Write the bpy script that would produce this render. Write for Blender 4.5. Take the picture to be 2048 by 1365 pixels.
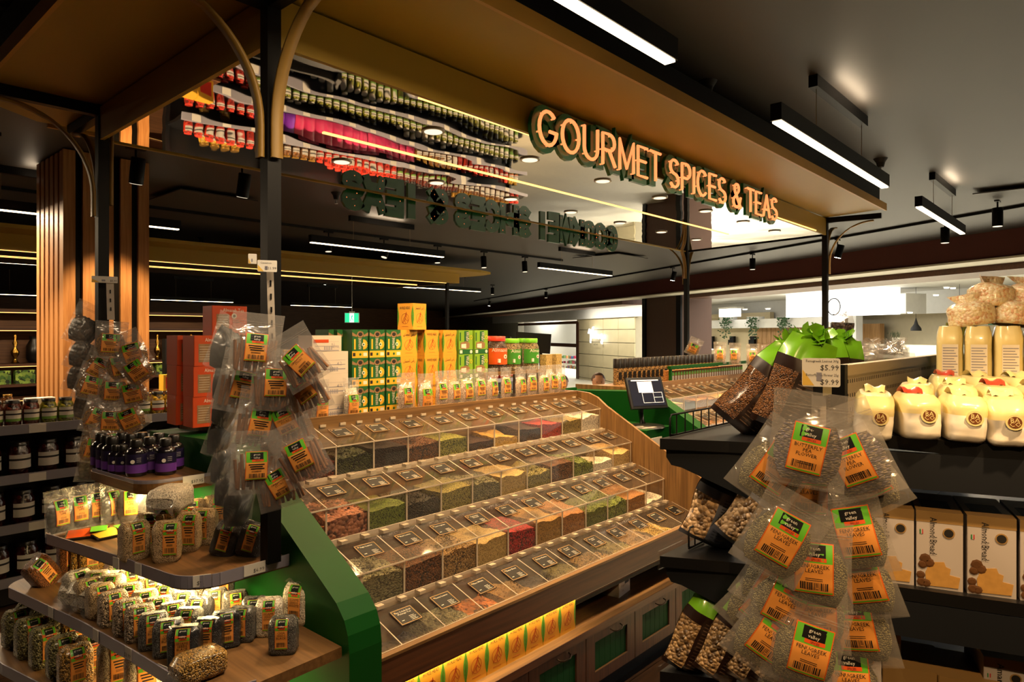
import bpy, math, random
from mathutils import Vector, Matrix, noise
random.seed(7)
R = math.radians
for o in list(bpy.data.objects): bpy.data.objects.remove(o)
SC = bpy.context.scene
COL = SC.collection

# ------------------------------------------------------------------ camera
F, HZ, EYE = 1367.0, 668.0, 1.65
YAW = math.atan(1226 / 1367)              # island runs along +X; camera looks YAW to the left of it
FX, FY = math.cos(YAW), math.sin(YAW)
RX_, RY_ = math.sin(YAW), -math.cos(YAW)
cd = bpy.data.cameras.new('camera'); cam = bpy.data.objects.new('camera', cd); COL.objects.link(cam)
cd.sensor_width = 36; cd.lens = 36 * F / 2048; cd.shift_y = -(682.5 - HZ) / 2048; cd.clip_start = .05; cd.clip_end = 200
cam.location = (0, 0, EYE); cam.rotation_euler = (R(90), 0, YAW - R(90))
SC.camera = cam
# ------------------------------------------------------------------ world, view, sampling limits
w = bpy.data.worlds.new('world'); SC.world = w; w.use_nodes = True
w.node_tree.nodes['Background'].inputs[0].default_value = (1, .72, .48, 1)
w.node_tree.nodes['Background'].inputs[1].default_value = .018
SC.view_settings.view_transform = 'Standard'; SC.view_settings.look = 'None'
SC.view_settings.exposure = 0.18; SC.view_settings.gamma = 1; SC.view_settings.use_curve_mapping = False
SC.cycles.max_bounces = 6; SC.cycles.transparent_max_bounces = 24; SC.cycles.diffuse_bounces = 2
SC.cycles.glossy_bounces = 3; SC.cycles.sample_clamp_indirect = 4; SC.cycles.caustics_reflective = False
WARM = (1, .63, .29)

def lamp(kind, name, loc, power, color=WARM, rot=(0, 0, 0), size=.1, size_y=None, spot=None, blend=.5):
    l = bpy.data.lights.new(name, kind); l.energy = power; l.color = color
    if kind == 'AREA':
        l.shape = 'RECTANGLE'; l.size = size; l.size_y = size_y or size
    else:
        l.shadow_soft_size = size
    if kind == 'SPOT':
        l.spot_size = R(spot or 80); l.spot_blend = blend
    o = bpy.data.objects.new(name, l); COL.objects.link(o); o.location = loc; o.rotation_euler = rot
    return o
# large daylight-white light of the mall concourse beyond the shop front
lamp('AREA', 'concourse_light', (17.0, 5.6, 3.02), 420, (1, .96, .9), (0, 0, R(60)), 9, 4)

# pixel (2048x1365 frame) -> point helpers used to take measurements over from the photograph
def ray(px, py):
    u = (px - 1024) / F; v = (HZ - py) / F
    return Vector((FX + u * RX_, FY + u * RY_, v))
def at_t(px, py, t):
    d = ray(px, py) * t; return Vector((d.x, d.y, EYE + d.z))
def at_z(px, py, z):
    return at_t(px, py, (z - EYE) / ray(px, py).z)
def at_X(px, py, X):
    return at_t(px, py, X / ray(px, py).x)
def at_Y(px, py, Y):
    return at_t(px, py, Y / ray(px, py).y)

# ------------------------------------------------------------------ materials
def lin(h):
    h = h.lstrip('#'); c = [int(h[i:i + 2], 16) / 255 for i in (0, 2, 4)]
    return tuple(x / 12.92 if x <= .04045 else ((x + .055) / 1.055) ** 2.4 for x in c)
MATS = {}
def nm(name):
    m = bpy.data.materials.new(name); m.use_nodes = True; MATS[name] = m
    nt = m.node_tree; b = nt.nodes['Principled BSDF']
    return m, nt, b
def plain(name, col, rough=.5, metal=0, coat=0, spec=.5, var=.06, emit=None, es=0, scale=8):
    """principled material whose colour drifts a little with a noise texture"""
    if name in MATS: return MATS[name]
    m, nt, b = nm(name); c = lin(col) if isinstance(col, str) else col
    b.inputs['Roughness'].default_value = rough; b.inputs['Metallic'].default_value = metal
    b.inputs['Coat Weight'].default_value = coat; b.inputs['Specular IOR Level'].default_value = spec
    if var:
        tc = nt.nodes.new('ShaderNodeTexCoord'); n = nt.nodes.new('ShaderNodeTexNoise'); n.inputs['Scale'].default_value = scale
        mx = nt.nodes.new('ShaderNodeMix'); mx.data_type = 'RGBA'
        nt.links.new(tc.outputs['Object'], n.inputs['Vector']); nt.links.new(n.outputs['Fac'], mx.inputs[0])
        mx.inputs[6].default_value = tuple(max(0, x * (1 - var)) for x in c) + (1,)
        mx.inputs[7].default_value = tuple(min(1, x * (1 + var)) for x in c) + (1,)
        nt.links.new(mx.outputs[2], b.inputs['Base Color'])
    else:
        b.inputs['Base Color'].default_value = c + (1,)
    if emit:
        b.inputs['Emission Color'].default_value = (lin(emit) if isinstance(emit, str) else emit) + (1,)
        b.inputs['Emission Strength'].default_value = es
    return m
def glow(name, col, s):
    return plain(name, col, .5, var=0, emit=col, es=s)
def wood(name, c1, c2, rough=.45, axis=0, scale=1.0):
    m, nt, b = nm(name)
    tc = nt.nodes.new('ShaderNodeTexCoord'); mp = nt.nodes.new('ShaderNodeMapping'); n = nt.nodes.new('ShaderNodeTexNoise'); n2 = nt.nodes.new('ShaderNodeTexNoise')
    s = [38 * scale] * 3; s[axis] = 1.6 * scale
    mp.inputs['Scale'].default_value = s; n.inputs['Scale'].default_value = 1.6; n.inputs['Detail'].default_value = 5; n.inputs['Distortion'].default_value = .6
    r = nt.nodes.new('ShaderNodeValToRGB'); r.color_ramp.elements[0].color = lin(c1) + (1,); r.color_ramp.elements[1].color = lin(c2) + (1,)
    r.color_ramp.elements[0].position = .32; r.color_ramp.elements[1].position = .7
    nt.links.new(tc.outputs['Object'], mp.inputs['Vector']); nt.links.new(mp.outputs[0], n.inputs['Vector']); nt.links.new(n.outputs['Fac'], r.inputs[0])
    nt.links.new(r.outputs[0], b.inputs['Base Color']); b.inputs['Roughness'].default_value = rough
    bp = nt.nodes.new('ShaderNodeBump'); bp.inputs['Strength'].default_value = .08; bp.inputs['Distance'].default_value = .002
    nt.links.new(n.outputs['Fac'], bp.inputs['Height']); nt.links.new(bp.outputs[0], b.inputs['Normal'])
    return m
def grain(name, cols, scale=260, bump=.5, coat=0, rough=.7, stretch=None):
    """heap of grains: voronoi cells pick a colour from cols, their distance gives relief"""
    if name in MATS: return MATS[name]
    m, nt, b = nm(name)
    tc = nt.nodes.new('ShaderNodeTexCoord'); v = nt.nodes.new('ShaderNodeTexVoronoi'); v.inputs['Scale'].default_value = scale
    r = nt.nodes.new('ShaderNodeValToRGB'); cr = r.color_ramp; cr.interpolation = 'LINEAR'
    for i, c in enumerate(cols):
        e = cr.elements[i] if i < 2 else cr.elements.new(1)
        e.position = i / max(1, len(cols) - 1) * .8 + .1; q = (1.0, 1.2, .5)[i] if len(cols) == 3 else 1; e.color = tuple(min(1, x * q) for x in lin(c)) + (1,)
    sp = nt.nodes.new('ShaderNodeSeparateColor')
    src = tc.outputs['Object']
    if stretch:
        mp = nt.nodes.new('ShaderNodeMapping'); mp.inputs['Scale'].default_value = stretch; nt.links.new(src, mp.inputs[0]); src = mp.outputs[0]
    nt.links.new(src, v.inputs['Vector']); nt.links.new(v.outputs['Color'], sp.inputs[0]); nt.links.new(sp.outputs[0], r.inputs[0])
    nt.links.new(r.outputs[0], b.inputs['Base Color'])
    bp = nt.nodes.new('ShaderNodeBump'); bp.inputs['Strength'].default_value = min(1, bump * 1.5); bp.inputs['Distance'].default_value = .006; bp.invert = True
    nt.links.new(v.outputs['Distance'], bp.inputs['Height']); nt.links.new(bp.outputs[0], b.inputs['Normal'])
    b.inputs['Roughness'].default_value = rough; b.inputs['Coat Weight'].default_value = coat; b.inputs['Coat Roughness'].default_value = .15
    return m
def clear(name, tint=(1, 1, 1), haze=.08, gloss=.1, rough=.06, hazecol=(.9, .88, .84), wrinkle=0, trans=False):
    """thin clear plastic: mostly see-through, with a sheen that grows at grazing angles and a little milkiness"""
    m, nt, b = nm(name); nt.nodes.remove(b); N = nt.nodes.new
    out = nt.nodes['Material Output']; tr = N('ShaderNodeBsdfTransparent'); tr.inputs[0].default_value = tint + (1,)
    gl = N('ShaderNodeBsdfGlossy'); gl.inputs['Roughness'].default_value = rough; gl.inputs[0].default_value = (1, 1, 1, 1)
    df = N('ShaderNodeBsdfTranslucent' if trans else 'ShaderNodeBsdfDiffuse'); df.inputs[0].default_value = hazecol + (1,)
    m1 = N('ShaderNodeMixShader'); m1.inputs[0].default_value = haze
    lw = N('ShaderNodeLayerWeight'); lw.inputs[0].default_value = .5; fr = N('ShaderNodeMath'); fr.operation = 'POWER'; fr.inputs[1].default_value = 4.0
    nt.links.new(lw.outputs['Facing'], fr.inputs[0])
    ma = N('ShaderNodeMath'); ma.operation = 'MULTIPLY_ADD'; ma.inputs[1].default_value = .55; ma.inputs[2].default_value = gloss * .4; ma.use_clamp = True
    m2 = N('ShaderNodeMixShader')
    L = nt.links.new
    L(tr.outputs[0], m1.inputs[1]); L(df.outputs[0], m1.inputs[2]); L(fr.outputs[0], ma.inputs[0]); L(ma.outputs[0], m2.inputs[0])
    L(m1.outputs[0], m2.inputs[1]); L(gl.outputs[0], m2.inputs[2]); L(m2.outputs[0], out.inputs[0])
    if wrinkle:
        tc = N('ShaderNodeTexCoord'); n = N('ShaderNodeTexNoise'); n.inputs['Scale'].default_value = 16; n.inputs['Detail'].default_value = 1.5; n.inputs['Distortion'].default_value = 1.6
        bp = N('ShaderNodeBump'); bp.inputs['Strength'].default_value = wrinkle; bp.inputs['Distance'].default_value = .012
        L(tc.outputs['Object'], n.inputs['Vector']); L(n.outputs['Fac'], bp.inputs['Height']); L(bp.outputs[0], gl.inputs['Normal']); L(bp.outputs[0], lw.inputs['Normal'])
    return m
def mirror_mat(name, col, rough, strength, scale):
    m, nt, b = nm(name); b.inputs['Base Color'].default_value = col + (1,); b.inputs['Metallic'].default_value = 1; b.inputs['Roughness'].default_value = rough
    tc = nt.nodes.new('ShaderNodeTexCoord'); n = nt.nodes.new('ShaderNodeTexNoise'); n.inputs['Scale'].default_value = scale; n.inputs['Detail'].default_value = 1
    bp = nt.nodes.new('ShaderNodeBump'); bp.inputs['Strength'].default_value = strength; bp.inputs['Distance'].default_value = .01
    nt.links.new(tc.outputs['Object'], n.inputs['Vector']); nt.links.new(n.outputs['Fac'], bp.inputs['Height']); nt.links.new(bp.outputs[0], b.inputs['Normal'])
    return m

# ------------------------------------------------------------------ mesh building
_txt = {}
def text_geo(s, spacing=1.0):
    """vertices and faces of a line of text, cap height about 0.7, left aligned on the baseline"""
    k = (s, spacing)
    if k not in _txt:
        c = bpy.data.curves.new('t', 'FONT'); c.body = s; c.resolution_u = 1; c.space_character = spacing
        o = bpy.data.objects.new('t', c); COL.objects.link(o); bpy.context.view_layer.update()
        me = bpy.data.meshes.new_from_object(o.evaluated_get(bpy.context.evaluated_depsgraph_get()))
        vs = [(v.co.x, v.co.y) for v in me.vertices]; fs = [tuple(p.vertices) for p in me.polygons]
        wd = max([v[0] for v in vs], default=0)
        bpy.data.objects.remove(o); bpy.data.curves.remove(c); bpy.data.meshes.remove(me)
        _txt[k] = (vs, fs, wd)
    return _txt[k]
RX90 = Matrix.Rotation(R(90), 4, 'X')
class MB:
    def __init__(s): s.v = []; s.f = []; s.m = []; s.s = []
    def add(s, vs, fs, mi=0, smooth=False, M=None):
        b = len(s.v)
        s.v += [tuple(M @ Vector(v)) if M else tuple(v) for v in vs]
        for f in fs: s.f.append(tuple(i + b for i in f)); s.m.append(mi); s.s.append(smooth)
        return s
    def bb(s, x0, x1, y0, y1, z0, z1, mi=0, M=None):
        vs = [(x, y, z) for z in (z0, z1) for y in (y0, y1) for x in (x0, x1)]
        return s.add(vs, [(0, 2, 3, 1), (4, 5, 7, 6), (0, 1, 5, 4), (2, 6, 7, 3), (0, 4, 6, 2), (1, 3, 7, 5)], mi, False, M)
    def box(s, c, d, mi=0, M=None):
        return s.bb(c[0] - d[0] / 2, c[0] + d[0] / 2, c[1] - d[1] / 2, c[1] + d[1] / 2, c[2] - d[2] / 2, c[2] + d[2] / 2, mi, M)
    def rbox(s, c, d, r, mi=0, M=None):
        """box with rounded vertical edges"""
        x, y = d[0] / 2 - r, d[1] / 2 - r; P = []
        for cx, cy, a in ((x, y, 0), (-x, y, 90), (-x, -y, 180), (x, -y, 270)):
            for k in range(4): P.append((c[0] + cx + r * math.cos(R(a + 30 * k)), c[1] + cy + r * math.sin(R(a + 30 * k))))
        return s.prism(P, c[2] - d[2] / 2, c[2] + d[2] / 2, 'z', mi, M)
    def prism(s, P, a0, a1, axis='z', mi=0, M=None, smooth=False):
        n = len(P)
        mk = {'z': lambda p, a: (p[0], p[1], a), 'x': lambda p, a: (a, p[0], p[1]), 'y': lambda p, a: (p[0], a, p[1])}[axis]
        vs = [mk(p, a0) for p in P] + [mk(p, a1) for p in P]
        s.add(vs, [tuple(range(n))[::-1], tuple(range(n, 2 * n))], mi, False, M)
        return s.add(vs, [(i, (i + 1) % n, n + (i + 1) % n, n + i) for i in range(n)], mi, smooth, M)
    def lathe(s, prof, n=14, mi=0, M=None, smooth=True):
        vs = [(r * math.cos(2 * math.pi * k / n), r * math.sin(2 * math.pi * k / n), z) for r, z in prof for k in range(n)]
        fs = [(i * n + k, i * n + (k + 1) % n, (i + 1) * n + (k + 1) % n, (i + 1) * n + k) for i in range(len(prof) - 1) for k in range(n)]
        s.add(vs, fs, mi, smooth, M)
        return s.add(vs, [tuple(range(n))[::-1], tuple(range((len(prof) - 1) * n, len(prof) * n))], mi, False, M)
    def cyl(s, p0, p1, r, n=8, mi=0, r1=None):
        p0, p1 = Vector(p0), Vector(p1); d = p1 - p0
        M = Matrix.Translation(p0) @ d.to_track_quat('Z', 'Y').to_matrix().to_4x4()
        return s.lathe([(r, 0), (r if r1 is None else r1, d.length)], n, mi, M)
    def tube(s, pts, r, n=6, mi=0, up=(0, 0, 1)):
        pts = [Vector(p) for p in pts]; vs = []; up = Vector(up)
        for i, p in enumerate(pts):
            d = (pts[min(i + 1, len(pts) - 1)] - pts[max(i - 1, 0)]).normalized()
            a = d.cross(up if abs(d.dot(up)) < .95 else Vector((1, 0, 0))).normalized(); b = a.cross(d)
            vs += [p + r * (math.cos(2 * math.pi * k / n) * a + math.sin(2 * math.pi * k / n) * b) for k in range(n)]
        m = len(pts)
        s.add(vs, [(i * n + k, (i + 1) * n + k, (i + 1) * n + (k + 1) % n, i * n + (k + 1) % n) for i in range(m - 1) for k in range(n)], mi, True)
        return s.add(vs, [tuple(range(n)), tuple(range((m - 1) * n, m * n))[::-1]], mi)
    def strip(s, pts, wd, th, mi=0, M=None, off=0):
        """flat mitred ribbon of width wd along 2D pts (x,z), extruded in y from off to off+th"""
        P = [Vector(p) for p in pts]; P = [p for i, p in enumerate(P) if i == 0 or (p - P[i - 1]).length > 1e-6]
        n = len(P); closed = n > 3 and (P[0] - P[-1]).length < 1e-4
        if not closed: P[0] = P[0] - (P[1] - P[0]).normalized() * wd * .35; P[-1] = P[-1] + (P[-1] - P[-2]).normalized() * wd * .35
        L, Rr = [], []
        for i in range(n):
            a = P[i - 1] if i else (P[-2] if closed else None); b = P[i + 1] if i < n - 1 else (P[1] if closed else None)
            d0 = (P[i] - a).normalized() if a is not None else None; d1 = (b - P[i]).normalized() if b is not None else None
            d0 = d0 or d1; d1 = d1 or d0; t = d0 + d1; t = t.normalized() if t.length > .2 else d1
            q = Vector((-t.y, t.x)); k = min(1.8, 1 / max(.3, q.dot(Vector((-d1.y, d1.x))))); L.append(P[i] + q * wd / 2 * k); Rr.append(P[i] - q * wd / 2 * k)
        vs = [(p.x, y, p.y) for y in (off, off + th) for p in L + Rr]; N = 2 * n; fs = []
        for i in range(n - 1):
            fs += [(i, n + i, n + i + 1, i + 1), (N + i, N + i + 1, N + n + i + 1, N + n + i), (i, i + 1, N + i + 1, N + i), (n + i, N + n + i, N + n + i + 1, n + i + 1)]
        if not closed: fs += [(0, N, N + n, n), (n - 1, n + n - 1, N + n + n - 1, N + n - 1)]
        return s.add(vs, fs, mi, False, M)
    def text(s, t, size, M, mi=0, align='l', spacing=1.0, maxw=None):
        vs, fs, wd = text_geo(t, spacing); sx = size
        if maxw and wd * size > maxw: sx = maxw / wd
        o = {'l': 0, 'c': -wd * sx / 2, 'r': -wd * sx}[align]
        return s.add([(v[0] * sx + o, v[1] * size, 0) for v in vs], fs, mi, False, M)
    def grid(s, nu, nv, fn, mi=0, smooth=True):
        vs = [fn(i / nu, j / nv) for j in range(nv + 1) for i in range(nu + 1)]
        return s.add(vs, [(j * (nu + 1) + i, j * (nu + 1) + i + 1, (j + 1) * (nu + 1) + i + 1, (j + 1) * (nu + 1) + i) for j in range(nv) for i in range(nu)], mi, smooth)
    def mesh(s, name, mats):
        me = bpy.data.meshes.new(name); me.from_pydata(s.v, [], s.f)
        me.polygons.foreach_set('material_index', s.m); me.polygons.foreach_set('use_smooth', s.s)
        for m in (mats if isinstance(mats, (list, tuple)) else [mats]): me.materials.append(MATS[m] if isinstance(m, str) else m)
        me.update(); return me
    def build(s, name, mats, parent=None, **k):
        return ob(name, s.mesh(name, mats), parent, **k)
def ob(name, me, parent=None, loc=(0, 0, 0), rot=(0, 0, 0), scale=None):
    o = bpy.data.objects.new(name, me); COL.objects.link(o); o.location = loc; o.rotation_euler = rot
    if scale: o.scale = scale if hasattr(scale, '__len__') else (scale,) * 3
    if parent: o.parent = parent
    return o
def tag(o, label, cat, group=None, kind=None):
    o['label'] = label; o['category'] = cat
    if group: o['group'] = group
    if kind: o['kind'] = kind
    return o
def thing(name, label, cat, loc=(0, 0, 0), rot=(0, 0, 0), group=None):
    o = bpy.data.objects.new(name, None); COL.objects.link(o); o.location = loc; o.rotation_euler = rot; o.empty_display_size = .05
    return tag(o, label, cat, group)
def struct(o, label=None):
    o['kind'] = 'structure'
    if label: o['label'] = label
    return o
def place(name, parts, label, cat, loc, rot=(0, 0, 0), group=None, scale=None):
    """parts: [(part name, mesh)] sharing data between copies; a single part becomes the thing itself"""
    if len(parts) == 1:
        return tag(ob(name, parts[0][1], None, loc, rot, scale), label, cat, group)
    t = thing(name, label, cat, loc, rot, group)
    if scale: t.scale = scale if hasattr(scale, '__len__') else (scale,) * 3
    for n, me in parts: ob(n, me, t)
    return t
ORD = 'first second third fourth fifth sixth seventh eighth ninth tenth eleventh twelfth thirteenth fourteenth fifteenth sixteenth seventeenth eighteenth nineteenth twentieth'.split()
def nth(i):
    return ORD[i] if i < 20 else ['twenty-', 'thirty-', 'forty-'][(i - 20) // 10] + (ORD[(i - 20) % 10] if (i - 20) % 10 < 9 else 'tenth')
# ------------------------------------------------------------------ named materials
wood('oak', '5e4222', '86643a', .45, 0); wood('oak_v', '5e4222', '86643a', .45, 2); wood('oak_y', '5a3f22', '7e5c36', .45, 1)
wood('oak_edge', '7a4a26', '9c653a', .4, 0); wood('walnut', '3f2413', '5e371d', .45, 0); wood('walnut_v', '3a2010', '57321a', .5, 2)
wood('slat_wood', 'a8703f', 'd09a62', .5, 2); wood('floor_plank', '2c1c10', '4a3019', .35, 0, .7); wood('cafe_plank', '9a7042', 'c79a62', .5, 2, .5)
wood('shelf_brown', '5b3a20', '7a5230', .5, 0)
plain('green', '06420f', .55, spec=.15); plain('green_dark', '0a4a1c', .5); plain('door_green', '073f1a', .7, spec=.2)
plain('black_metal', '070606', .5, spec=.2); plain('black_shelf', '0b0b0d', .4, spec=.5); plain('navy_metal', '0d1118', .5)
plain('black_plastic', '0d0d0e', .3); plain('rubber', '141312', .7)
plain('mustard', 'a38422', .5, var=.03); plain('mustard_arch', '8a6a2c', .5); plain('mustard_edge', 'b98c3c', .5)
plain('ceiling_paint', '2d2823', .52, spec=.55, var=.03); plain('maroon', '4a1a10', .7); plain('white_paint', 'd9d6cc', .6); plain('off_white', 'cfc9b4', .6)
plain('grey_track', '8d8b96', .3, coat=.4); plain('strip_clear', '8f8b99', .18, coat=.6, spec=.7); plain('paper', 'd9d4ca', .6); plain('paper_yellow', 'd8b04a', .6)
plain('ink', '1a1613', .6, var=0); plain('gold_print', 'a87c34', .4, var=0); plain('white_print', 'd8d2c4', .6, var=0)
plain('lbl_orange', 'e79a48', .45, var=.03, coat=.2); plain('lbl_green', '5fb32c', .4, var=.03, coat=.2); plain('lbl_black', '0f0e0d', .5, var=0, spec=.2); plain('lbl_red', 'd8551e', .4, var=0); plain('lbl_edge', 'd9641f', .4, var=0)
LBL = ['lbl_orange', 'lbl_green', 'lbl_black', 'white_print', 'lbl_red', 'ink', 'lbl_edge']
clear('acrylic', (.985, .975, .96), .012, .07, .05, (.8, .72, .62)); plain('acrylic_edge', 'cdbba2', .25, var=0, coat=.4)
clear('film', (.99, .98, .97), .13, .3, .16, (.85, .8, .74), 1.0); clear('film_frost', (.98, .97, .96), .07, .14, .22, (.85, .82, .78), .7)
clear('jar_glass', (.93, .93, .9), .02, .12, .04); clear('window_glass', (.97, .98, .98), .02, .1, .03)
mirror_mat('canopy_mirror', (.92, .86, .76), .015, .2, 2.6); mirror_mat('steel', (.6, .58, .55), .3, .02, 5)
plain('dark_mirror', '4d3c22', .06, metal=1, var=0)
glow('led', (1, .76, .46), 9); glow('led_yellow', (1, .5, .13), 2.6); glow('neon', (1, .27, .085), 1.3); glow('downlight', (1, .84, .62), 1.1); glow('spot_face', (1, .9, .74), 60)
glow('lightbox', (1, .99, .96), 2.2); glow('screen', (.7, .8, .95), .16); glow('exit_green', (.02, .55, .25), 1.3); glow('exit_white', (.8, 1, .9), 1.3); glow('lume', (1, .98, .95), 3); glow('shelf_led', (1, .72, .3), 20)
glow('cafe_light', (1, .95, .85), 4)
plain('acrylic_green', '0a5f36', .3, coat=.3)
# ------------------------------------------------------------------ the shop shell
CEIL = 2.95
P0 = Vector((10.34, .917)); BD = Vector((.497, .868)).normalized(); BN = Vector((BD.y, -BD.x))   # shop-front bulkhead line, its direction and outward normal
def bl(s, off=0): return P0 + BD * s + BN * off
fl = MB(); fl.bb(-8, 40, -8, 45, -.2, -.012)
floor = struct(fl.build('floor', 'floor_plank'), 'dark timber plank floor')
pm = MB(); pm.bb(0, 1.196, 0, .146, -.012, 0); pm = pm.mesh('plank', 'floor_plank')
for r in range(26):                                          # the boards one can tell apart around the island
    for c in range(4):
        ob('plank', pm, floor, (-.9 + c * 1.2 - (r % 3) * .4, -.2 + r * .15, random.uniform(0, .001)))
for r in range(6):
    ob('plank', pm, floor, (-.2, 3.7 + r * .15, 0)); ob('plank', pm, floor, (-1.4, 3.7 + r * .15, 0))
cp = MB()
P = [(-8, -8), tuple(bl(-10)), tuple(bl(34)), (-8, 30)]
cp.prism(P, CEIL, CEIL + .15, 'z'); struct(cp.build('ceiling', 'ceiling_paint'), 'charcoal painted shop ceiling')
wl = MB(); wl.bb(-8, 30, 29, 29.2, 0, CEIL); struct(wl.build('wall_back', 'shelf_brown'))
wl = MB(); wl.bb(-8.2, -8, -8, 30, 0, CEIL); struct(wl.build('wall_left', 'shelf_brown'))
wl = MB(); wl.bb(-8, 8, -8.2, -8, 0, CEIL); struct(wl.build('wall_front', 'shelf_brown'))
def along(o0, o1, s0, s1, z0, z1):
    return MB().prism([tuple(bl(s0, o0)), tuple(bl(s1, o0)), tuple(bl(s1, o1)), tuple(bl(s0, o1))], z0, z1, 'z')
struct(along(0, .5, -10, 34, 2.61, 3.2).build('wall_bulkhead', 'maroon'), 'deep maroon bulkhead over the shop front')
struct(along(-.03, .53, -10, 34, 2.585, 2.61).build('trim_1', 'off_white'))
struct(along(.55, 1.5, -10, 8.3, 2.5, 2.62).build('trim_2', 'walnut'), 'brown soffit edge under the maroon bulkhead')
struct(along(.55, 1.2, 11.5, 34, 2.48, 2.62).build('trim_3', 'walnut'))
# concourse beyond the shop front
struct(along(.5, 18, -10, 34, 3.05, 3.2).build('ceiling_concourse', 'white_paint'), 'white concourse ceiling beyond the shop')
struct(along(-6.5, 30, -14, 34, -.011, .001).build('floor_concourse_extended', 'off_white'))  # pale floor also added inside the shop, to brighten the canopy mirror
for s in (-3, 1.5, 6, 11, 16, 22, 28):
    b = bl(s, 4.5); lamp('AREA', 'concourse_fill_light', (b.x, b.y, 3.03), 300, (1, .95, .87), (0, 0, math.atan2(BD.y, BD.x)), 3, 2)  # added area lights that brighten the concourse; no panels are built

def mp(px, off):
    """where the vertical plane parallel to the bulkhead, off metres beyond it, crosses image column px: (point, distance)"""
    r = ray(px, HZ); n = Vector((BN.x, BN.y, 0)); t = ((P0 + BN * off).dot(BN)) / r.dot(n)
    return Vector((r.x * t, r.y * t)), t
def fz(px, py, off): return EYE + (HZ - py) / F * mp(px, off)[1]
FROT = math.atan2(-BD.y, -BD.x)                            # local +x runs to image right along a concourse front, +y away
def fac(mb, x0, x1, yt, yb, off, th=.1, mi=0):
    a, b = mp(x0, off)[0], mp(x1, off)[0]; xm = (x0 + x1) / 2; t = mp(xm, off)[1]
    z1, z0 = EYE + (HZ - yt) / F * t, EYE + (HZ - yb) / F * t
    q = BN * th
    return mb.prism([tuple(a), tuple(b), tuple(b + q), tuple(a + q)], max(z0, 0), z1, 'z', mi)
O = 1.7
# plain fronts
struct(fac(MB(), 700, 1036, 632, 1200, O, .3).build('wall_concourse_grey', plain('grey_wall', '9c9786', .7)))
struct(fac(MB(), 985, 1290, 590, 640, O - .15, .3).build('wall_concourse_fascia', 'white_paint'), 'white fascia over the tiled front')
marble = fac(MB(), 1155, 1271, 634, 1000, O + .02, .4).build('wall_concourse_tiled', plain('grout', 'a79f86', .8)); struct(marble, 'pale marble tiled front with a lit script sign')
plain('marble', 'cbbd96', .35, var=.14, scale=2.2)
a0, a1 = mp(1155, O)[0], mp(1271, O)[0]; mw = (a1 - a0).length; zt = fz(1213, 634, O)
tm = MB(); tm.bb(.01, mw / 4 - .01, -.03, 0, .008, .42, 0); tm = tm.mesh('tile', 'marble')
for r in range(6):
    for c in range(4):
        p = a0 + (a1 - a0) * (c / 4); ob('tile', tm, marble, (p.x, p.y, zt - .43 * (r + 1)), (0, 0, FROT))
p, t = mp(1200, .75); lamp('AREA', 'tiled_front_fill', (p.x, p.y, 2.4), 85, (1, .93, .8), (R(28), 0, FROT), 5, .3)  # added lamp without a fitting, brightens the tiled front
# lit script sign on the tiled front: one looping stroke
p, t = mp(1178, O - .1); k = t / F; S = []
raw = [(0, 20), (4, 28), (9, 26), (11, 14), (10, 2), (14, 16), (19, 30), (24, 33), (20, 24), (17, 10), (22, 14), (26, 18), (24, 11), (29, 12), (33, 17), (34, 11), (38, 16), (41, 11), (45, 17), (47, 10), (52, 16), (55, 11), (60, 18), (58, 10), (64, 15), (62, 0), (57, 3), (66, 12)]
for i in range(len(raw) - 1):
    for q in range(4):
        f = q / 4; S.append((raw[i][0] * (1 - f) + raw[i + 1][0] * f, raw[i][1] * (1 - f) + raw[i + 1][1] * f))
zs = fz(1210, 688, O)
sg = thing('script_sign', 'glowing white script sign on the pale marble front', 'sign', (p.x, p.y, zs), (0, 0, FROT))
MB().tube([(x * k, -.02, z * k) for x, z in S], .03, 5).build('glowing_tube', 'lume', sg)
MB().text('nails & beauty', .13, Matrix.Translation((.42, -.02, -.06)) @ RX90, 0, maxw=.34).build('lettering', 'ink', sg)
struct(fac(MB(), 1036, 1155, 645, 650, O - .05, .15).build('trim_4', 'walnut')); struct(fac(MB(), 1100, 1155, 687, 694, O - .05, .12).build('trim_5', 'walnut')); struct(fac(MB(), 1152, 1157, 645, 800, O - .05, .15).build('trim_6', 'walnut'))
struct(fac(MB(), 1030, 1160, 630, 900, O + 3, .1).build('wall_nail_shop', 'white_paint'))
struct(fac(MB(), 1036, 1154, 648, 690, O, .02).build('window_1', 'window_glass'))
# stacked display shelves of small bottles inside the nail shop
sh = thing('bottle_display', 'white wall display of small coloured bottles in the nail shop', 'display', (0, 0, 0))
for r in range(6):
    fac(MB(), 1120, 1158, 718 + r * 10, 720 + r * 10, O + 2.6, .25).build('shelf', 'white_paint', sh)
cols = [plain('polish_' + str(i), c, .3) for i, c in enumerate(('b03050', '3a5f8a', '2a2a30', 'c98a5a', '6a8f5a'))]
for r in range(6):
    for c in range(14):
        if random.random() < .8:
            b = MB(); fac(b, 1121 + c * 2.6, 1122.6 + c * 2.6, 718 + r * 10 - random.uniform(4, 7), 718 + r * 10, O + 2.62, .1).build('bottle', random.choice(cols), sh)
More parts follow.
